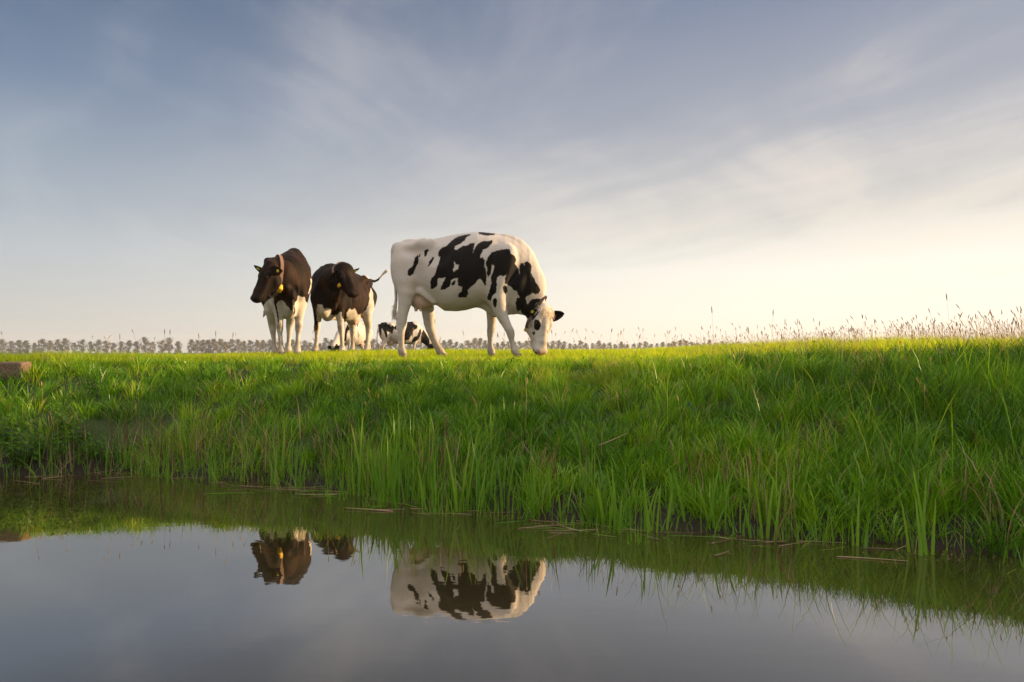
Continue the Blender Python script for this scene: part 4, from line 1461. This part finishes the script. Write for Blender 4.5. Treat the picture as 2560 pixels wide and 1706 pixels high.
# ------------------------------------------------------------------ nettles at the left water edge
def nettle(px, D, hgt, label, seed):
    r = random.Random(seed)
    x = (px - 1280) / FPX * D
    z = float(ground(x, D))
    root = bpy.data.objects.new('nettle_plant', None)
    COL.objects.link(root)
    root.location = (x, D, z)
    tag(root, label, 'nettle', 'nettles in the left corner of the bank')
    V, Fc, tn = [], [], []
    SV, SF = [], []
    for s in range(r.randint(3, 5)):
        ax, ay = r.gauss(0, .05), r.gauss(0, .04)
        lx, ly = r.gauss(0, .10), r.gauss(-.03, .08)
        H = hgt * r.uniform(.6, 1.05)
        b = len(SV)
        for i in range(5):
            t = i / 4
            for j in range(4):
                a = j * math.pi / 2
                SV.append((ax + lx * t * t + .0022 * math.cos(a), ay + ly * t * t + .0022 * math.sin(a), H * t))
        for i in range(4):
            for j in range(4):
                SF.append((b + i * 4 + j, b + i * 4 + (j + 1) % 4, b + i * 4 + 4 + (j + 1) % 4, b + i * 4 + 4 + j))
        lev = int(H / .035)
        for k in range(1, lev + 1):
            t = k / lev
            c = Vector((ax + lx * t * t, ay + ly * t * t, H * t))
            rot = r.uniform(0, 6.28)
            for q in range(3):
                a = rot + q * 2.094 + r.gauss(0, .2)
                d = Vector((math.cos(a), math.sin(a), r.uniform(-.45, .15))).normalized()
                sd = d.cross(Vector((0, 0, 1))).normalized()
                L = r.uniform(.035, .06) * (1.1 - .4 * t)
                W = L * .34
                up = sd.cross(d)
                b = len(V)
                prof = [(0, .1), (.25, .95), (.5, .85), (.75, .5), (1, 0)]
                cur = r.uniform(.1, .35)
                for u, ww in prof:
                    m = c + d * (.01 + L * u) - Vector((0, 0, 1)) * (cur * L * u * u)
                    V.append(tuple(m - sd * W * ww + up * W * .25 * ww))
                    V.append(tuple(m))
                    V.append(tuple(m + sd * W * ww + up * W * .25 * ww))
                    tn += [r.uniform(.2, .8)] * 3
                for u in range(4):
                    for v in (0, 1):
                        e = b + u * 3 + v
                        Fc.append((e, e + 1, e + 4, e + 3))
    SF = np.array(SF)
    link('stem', mesh_np('stem', np.array(SV), SF.ravel(), np.full(len(SF), 4), {'tint': np.full(len(SV), .6)}), M_nettle, root)
    Fc = np.array(Fc)
    link('leaves', mesh_np('leaves', np.array(V), Fc.ravel(), np.full(len(Fc), 4), {'tint': np.array(tn)}), M_nettle, root)


for i, (px, D, h, lab) in enumerate((
        (40, 4.93, .22, 'leafy nettle at the left edge of the photo just over the water'),
        (75, 5.06, .30, 'leafy nettle standing behind the one at the left edge'),
        (95, 4.98, .20, 'low nettle overhanging dark mud near the left edge'),
        (130, 5.12, .34, 'tall leafy nettle in the middle of the left nettle patch'),
        (165, 5.06, .28, 'nettle with dense leaves in the right part of the left patch'),
        (200, 5.20, .30, 'nettle at the back right of the left patch under long grass'),
        (228, 5.10, .20, 'small nettle at the right end of the left patch'),
        (15, 5.15, .30, 'nettle cut by the left edge below the stone block'),
        (150, 5.32, .30, 'uppermost nettle on the slope below the stone block'))):
    nettle(px, D, h, lab, 300 + i)


# ------------------------------------------------------------------ floating straw, the pale stick
def straw(name, p0, p1, w, mat, tintv, z=0.004, sag=0.0):
    p0, p1 = Vector(p0), Vector(p1)
    d = p1 - p0
    L = d.length
    d.normalize()
    s = d.cross(Vector((0, 0, 1))).normalized()
    u = s.cross(d)
    V, Fc = [], []
    n = 7
    kink = random.uniform(-1, 1) * 0.05 * L
    for i in range(n):
        t = i / (n - 1)
        ww = w * (0.9 - 0.5 * t)
        c = p0 + d * (L * t) + s * kink * math.sin(math.pi * t) - u * sag * math.sin(math.pi * t)
        for a, b in ((-1, 0), (0, .6), (1, 0), (0, -.5)):
            V.append(tuple(c + s * (ww * .5 * a) + u * (ww * .5 * b)))
    for i in range(n - 1):
        for j in range(4):
            Fc.append((i * 4 + j, i * 4 + (j + 1) % 4, i * 4 + 4 + (j + 1) % 4, i * 4 + 4 + j))
    Fc += [(3, 2, 1, 0), tuple(n * 4 - 4 + k for k in range(4))]
    V = np.array(V)
    c = V.mean(0)
    Fc = np.array(Fc)
    me = mesh_np(name, V - c, Fc.ravel(), np.full(len(Fc), 4), {'tint': np.full(len(V), tintv)})
    o = link(name, me, mat)
    o.location = c
    return o


rs = random.Random(77)
for i in range(84):
    px = rs.choice((rs.uniform(60, 760), rs.uniform(700, 1500), rs.uniform(760, 1420), rs.uniform(1350, 2350)))
    x0 = (px - 1280) / FPX * 3.6
    y0 = float(shore(np.array([x0]))[0]) - abs(rs.gauss(.10, .13)) - .02
    x = (px - 1280) / FPX * y0
    y = float(shore(np.array([x]))[0]) - abs(rs.gauss(.10, .13)) - .02
    L = rs.uniform(.08, .30)
    a = rs.gauss(0, .45) + (math.pi if rs.random() < .5 else 0)
    dx, dy = L / 2 * math.cos(a), L / 2 * math.sin(a)
    green = rs.random() < .3
    o = straw('floating_straw', (x - dx, y - dy, .003), (x + dx, y + dy, .003 + rs.uniform(0, .012)), rs.uniform(.006, .012), M_reed if green else M_straw, rs.uniform(.4, 1.0))
    tag(o, 'loose green reed leaf floating flat on the dark water by the bank' if green else 'dead straw stem floating flat on the dark water by the bank', 'straw',
        'green leaves floating by the bank' if green else 'straw floating by the bank')
SV, SF = [], []
for i in range(260):
    px = rs.uniform(100, 2500)
    y = FPX * CAM_Z / (1200 + (px / 2560) * 170 - HOR)
    x = (px - 1280) / FPX * y
    y = float(shore(np.array([x]))[0]) - abs(rs.gauss(.06, .16)) - .01
    a, L = rs.uniform(0, 6.28), rs.uniform(.003, .010)
    k = len(SV)
    for u, v in ((1, 0), (0, .5), (-1, 0), (0, -.5)):
        SV.append((x + L * (u * math.cos(a) - v * math.sin(a)), y + L * (u * math.sin(a) + v * math.cos(a)), .003))
    SF.append((k, k + 1, k + 2, k + 3))
SF = np.array(SF)
tag(link('floating_scraps', mesh_np('floating_scraps', np.array(SV), SF.ravel(), np.full(len(SF), 4), {'tint': np.array([rs.uniform(.3, 1) for _ in SV])}), M_straw), 'tiny scraps of plant litter floating on the water near the bank', 'litter', kind='stuff')
pa, pb = at(1498, 1167, 4.05), at(1570, 1157, 4.10)
pa.z = float(ground(pa.x, pa.y)) + .10
pb.z = float(ground(pb.x, pb.y)) + .13
tag(straw('dry_stick', pa, pb, .012, M_straw, 1.0), 'pale dry reed stick lying on the grass of the slope', 'stick')


# ------------------------------------------------------------------ flowers
M_petal_y = simple_mat('yellow_petals', (0.75, 0.50, 0.02), (0.62, 0.36, 0.02), 80, 0.6, 0.2)
M_petal_p = simple_mat('purple_petals', (0.16, 0.10, 0.36), (0.10, 0.06, 0.26), 80, 0.6, 0.2)
M_fluff = simple_mat('white_fluff', (0.72, 0.68, 0.60), (0.55, 0.50, 0.42), 80, 0.8, 0.1)


def flower(kind, px, py, D, mat, size, label, group, seed):
    r = random.Random(seed)
    p = at(px, py, D)
    z0 = float(ground(p.x, p.y))
    root = bpy.data.objects.new(kind, None)
    COL.objects.link(root)
    root.location = (p.x, p.y, z0)
    tag(root, label, 'flower', group)
    h = max(p.z - z0, .10)
    bm = bmesh.new()
    bmesh.ops.create_cone(bm, segments=5, radius1=.002, radius2=.0016, depth=h, cap_ends=True)
    bmesh.ops.translate(bm, verts=bm.verts, vec=(0, 0, h / 2))
    so = bm_obj('stem', bm, M_reed, root)
    at_ = so.data.attributes.new('tint', 'FLOAT', 'POINT')
    bm = bmesh.new()
    for k in range(34):
        a = r.uniform(0, 6.28)
        e = math.asin(r.uniform(-.2, 1)) if kind != 'purple_wildflower' else r.uniform(-.4, .9)
        d = Vector((math.cos(a) * math.cos(e), math.sin(a) * math.cos(e), math.sin(e)))
        s = d.cross(Vector((.3, .2, .9))).normalized()
        c = Vector((0, 0, h + (r.uniform(0, size * 2.2) if kind == 'purple_wildflower' else 0)))
        q = [c + s * size * .08, c + d * size * .6 + s * size * .16, c + d * size, c + d * size * .6 - s * size * .16, c - s * size * .08]
        bm.faces.new([bm.verts.new(v) for v in q])
    bm_obj('petals', bm, mat, root)


for i, (px, py, D, lab) in enumerate(((2250, 858, 5.3, 'yellow dandelion on the sunny crest near the right end'), (2552, 878, 4.9, 'yellow dandelion cut by the right edge of the photo'),
                                      (2035, 855, 5.9, 'yellow dandelion left of the other two on the right crest'))):
    flower('dandelion', px, py, D, M_petal_y, .017, lab, 'yellow dandelions', 400 + i)
for i, (px, py, D) in enumerate(((2112, 952, 5.0), (2240, 910, 5.2), (2265, 915, 5.2), (2355, 927, 5.0), (1722, 1080, 4.4), (1736, 1093, 4.35), (2190, 1092, 4.1), (2345, 1122, 3.8), (2388, 1120, 3.8), (2425, 1112, 3.8), (2275, 922, 5.1))):
    flower('purple_wildflower', px, py, D, M_petal_p, .010, 'small purple wildflower in the dark grass of the right bank', 'purple wildflowers', 420 + i)
flower('seeding_dandelion', 1588, 890, 6.4, M_fluff, .016, 'white fluffy dandelion clock in the grass right of the grazing head', None, 450)


# ------------------------------------------------------------------ stone block at the left edge
def stone_block():
    bm = bmesh.new()
    bmesh.ops.create_cube(bm, size=1)
    bmesh.ops.scale(bm, verts=bm.verts, vec=(.95, .14, .26))
    bmesh.ops.bevel(bm, geom=bm.edges[:], offset=.022, segments=3, affect='EDGES', profile=.5)
    bmesh.ops.subdivide_edges(bm, edges=[e for e in bm.edges if e.calc_length() > .12], cuts=14, use_grid_fill=True)
    from mathutils import noise as mn
    for v in bm.verts:
        v.co += v.normal * (mn.fractal(v.co * 9, 1.0, 2.0, 4) * .010)
    m, T = new_mat('crumbling_brick_stone')
    obj = T.node('ShaderNodeTexCoord').outputs['Object']
    n1 = T.noise(obj, 55, 6, .7)
    n2 = T.noise(obj, 6, 5, .6)
    col = T.ramp(n1, [(.30, (.035, .024, .017)), (.45, (.12, .082, .055)), (.60, (.18, .125, .085)), (.75, (.25, .19, .14))])
    col = T.mix(T.smooth(n2, .52, .68), col, (.10, .075, .05))
    bump = T.node('ShaderNodeBump')
    bump.inputs['Strength'].default_value = .8
    bump.inputs['Distance'].default_value = .012
    T.l.new(n1, bump.inputs['Height'])
    pbsdf(T, col, .9, .2, Normal=bump.outputs[0])
    o = bm_obj('stone_block', bm, m)
    p = at(48, 908, 5.95)
    o.location = (p.x - .475, 6.02, p.z - .128)
    o.rotation_euler = (0, R(-.8), R(4))
    tag(o, 'rough reddish brown stone block half sunk in the grass at the left edge', 'stone block')


stone_block()


# ------------------------------------------------------------------ the far row of trees
M_bark = simple_mat('grey_bark', (0.085, 0.072, 0.058), (0.055, 0.046, 0.038), 2.0, 0.9, 0.2)


def crown_mat(name, a, b):
    m, T = new_mat(name)
    obj = T.node('ShaderNodeTexCoord').outputs['Object']
    col = T.mix(T.noise(obj, 0.9, 3), a, b)
    d = T.node('ShaderNodeBsdfDiffuse')
    T.l.new(col, d.inputs[0])
    t = T.node('ShaderNodeBsdfTranslucent')
    T.l.new(col, t.inputs[0])
    mx = T.node('ShaderNodeMixShader')
    mx.inputs[0].default_value = .35
    T.l.new(d.outputs[0], mx.inputs[1])
    T.l.new(t.outputs[0], mx.inputs[2])
    T.l.new(mx.outputs[0], T.out.inputs[0])
    return m


M_crown = [crown_mat('dusty_green_leaves', (.042, .048, .022), (.075, .076, .036)), crown_mat('bronze_spring_leaves', (.100, .085, .040), (.130, .100, .050))]


def tree_parts(seed, H):
    r = random.Random(seed)
    V, Fc = [], []

    def limb(p, q, r0, r1):
        d = (q - p).normalized()
        a = d.orthogonal().normalized()
        b = d.cross(a)
        k = len(V)
        for pt, rr in ((p, r0), (p.lerp(q, .5) + a * r.uniform(-.08, .08), (r0 + r1) / 2), (q, r1)):
            for j in range(6):
                V.append(tuple(pt + (a * math.cos(j * 1.0472) + b * math.sin(j * 1.0472)) * rr))
        for i in range(2):
            for j in range(6):
                Fc.append((k + i * 6 + j, k + i * 6 + (j + 1) % 6, k + i * 6 + 6 + (j + 1) % 6, k + i * 6 + 6 + j))
    top = Vector((r.uniform(-.3, .3), r.uniform(-.3, .3), H * .86))
    limb(Vector((0, 0, -.5)), Vector((0, 0, H * .42)), .20, .15)
    limb(Vector((0, 0, H * .42)), top, .15, .03)
    tips = [top]
    for i in range(11):
        z = H * r.uniform(.10, .70)
        a = r.uniform(0, 6.28)
        L = H * r.uniform(.14, .24)
        e = Vector((math.cos(a) * L, math.sin(a) * L, z + H * r.uniform(.10, .20)))
        limb(Vector((0, 0, z)), e, .08, .02)
        tips.append(e)
    LV, LF = [], []
    centres = list(tips)
    for _ in range(34):
        u = r.uniform(.04, .98)
        rad = H * .19 * math.sin(math.pi * min(.97, u * .80 + .16)) ** .7 * math.sqrt(r.random())
        a = r.uniform(0, 6.28)
        centres.append(Vector((math.cos(a) * rad, math.sin(a) * rad, H * u)))
    for c in centres:
        sp = r.uniform(.25, .5)
        for _ in range(r.randint(26, 44)):
            p = c + Vector((r.gauss(0, sp), r.gauss(0, sp), r.gauss(0, sp * 1.3)))
            if p.z > H * 1.02 or p.z < H * .02:
                continue
            n = Vector((r.gauss(0, 1), r.gauss(0, 1), r.gauss(.3, 1))).normalized()
            a = n.orthogonal().normalized()
            b = n.cross(a)
            s = r.uniform(.14, .30)
            k0 = len(LV)
            for u, v in ((-1, 0), (0, -.7), (1, 0), (0, .7)):
                LV.append(tuple(p + a * s * u + b * s * v + n * (.2 * s * abs(u))))
            LF.append((k0, k0 + 1, k0 + 2, k0 + 3))
    return np.array(V), np.array(Fc), np.array(LV), np.array(LF)


def tree_row():
    protos = []
    for i in range(7):
        V, Fc, LV, LF = tree_parts(900 + i, 8.6 + .25 * i)
        tr = mesh_np('trunk', V, Fc.ravel(), np.full(len(Fc), 4))
        tr.materials.append(M_bark)
        cr = mesh_np('crown', LV, LF.ravel(), np.full(len(LF), 4), smooth=False)
        cr.materials.append(M_crown[0])
        cr2 = cr.copy()
        cr2.materials.clear()
        cr2.materials.append(M_crown[1])
        protos.append((tr, cr, cr2))
    r = random.Random(8)
    first = {}
    x2 = -30.0
    while x2 < 1720:
        if 416 < x2 < 438:
            x2 = 440
        left = x2 < 430
        D = 420 + r.uniform(-8, 8)
        i = r.randrange(7)
        bronze = r.random() < .16
        px = x2 * 1.088
        x = (px - 1280) / FPX * D
        s = r.uniform(.78, 1.06) * (1.0 if left else (.98 if x2 < 870 else .93 if x2 < 1250 else .84))
        key = (i, bronze)
        if key not in first:
            t = bpy.data.objects.new('roadside_tree', None)
            COL.objects.link(t)
            link('trunk', protos[i][0], None, t)
            link('crown', protos[i][2 if bronze else 1], None, t)
            first[key] = t
        else:
            t = first[key].copy()
            COL.objects.link(t)
            for ch in list(first[key].children):
                c = ch.copy()
                COL.objects.link(c)
                c.parent = t
        t.location = (x, D, float(ground(x, D)) - .3)
        t.rotation_euler = (0, 0, r.uniform(0, 6.28))
        t.scale = (s * 1.22, s * 1.22, s)
        where = 'left of the gap in the row' if left else ('between the gap and the white cow' if x2 < 870 else 'behind and right of the white cow')
        tag(t, ('bronze leaved' if bronze else 'grey green') + ' tree in the far row, ' + where, 'tree', 'trees of the far row ' + where + (' with bronze leaves' if bronze else ''))
        x2 += r.uniform(16, 22) if left else r.uniform(11.5, 15.5)


tree_row()


# ------------------------------------------------------------------ evening air
def haze():
    bm = bmesh.new()
    bmesh.ops.create_cube(bm, size=1)
    bmesh.ops.scale(bm, verts=bm.verts, vec=(1330, 780, 20))
    bmesh.ops.translate(bm, verts=bm.verts, vec=(0, 330, 7))
    m, T = new_mat('evening_haze')
    v = T.node('ShaderNodeVolumePrincipled')
    v.inputs['Color'].default_value = (0.93, 0.95, 0.95, 1)
    v.inputs['Density'].default_value = 0.0004
    v.inputs['Anisotropy'].default_value = 0.2
    T.l.new(v.outputs[0], T.out.inputs['Volume'])
    tag(bm_obj('haze', bm, m), kind='stuff')


haze()
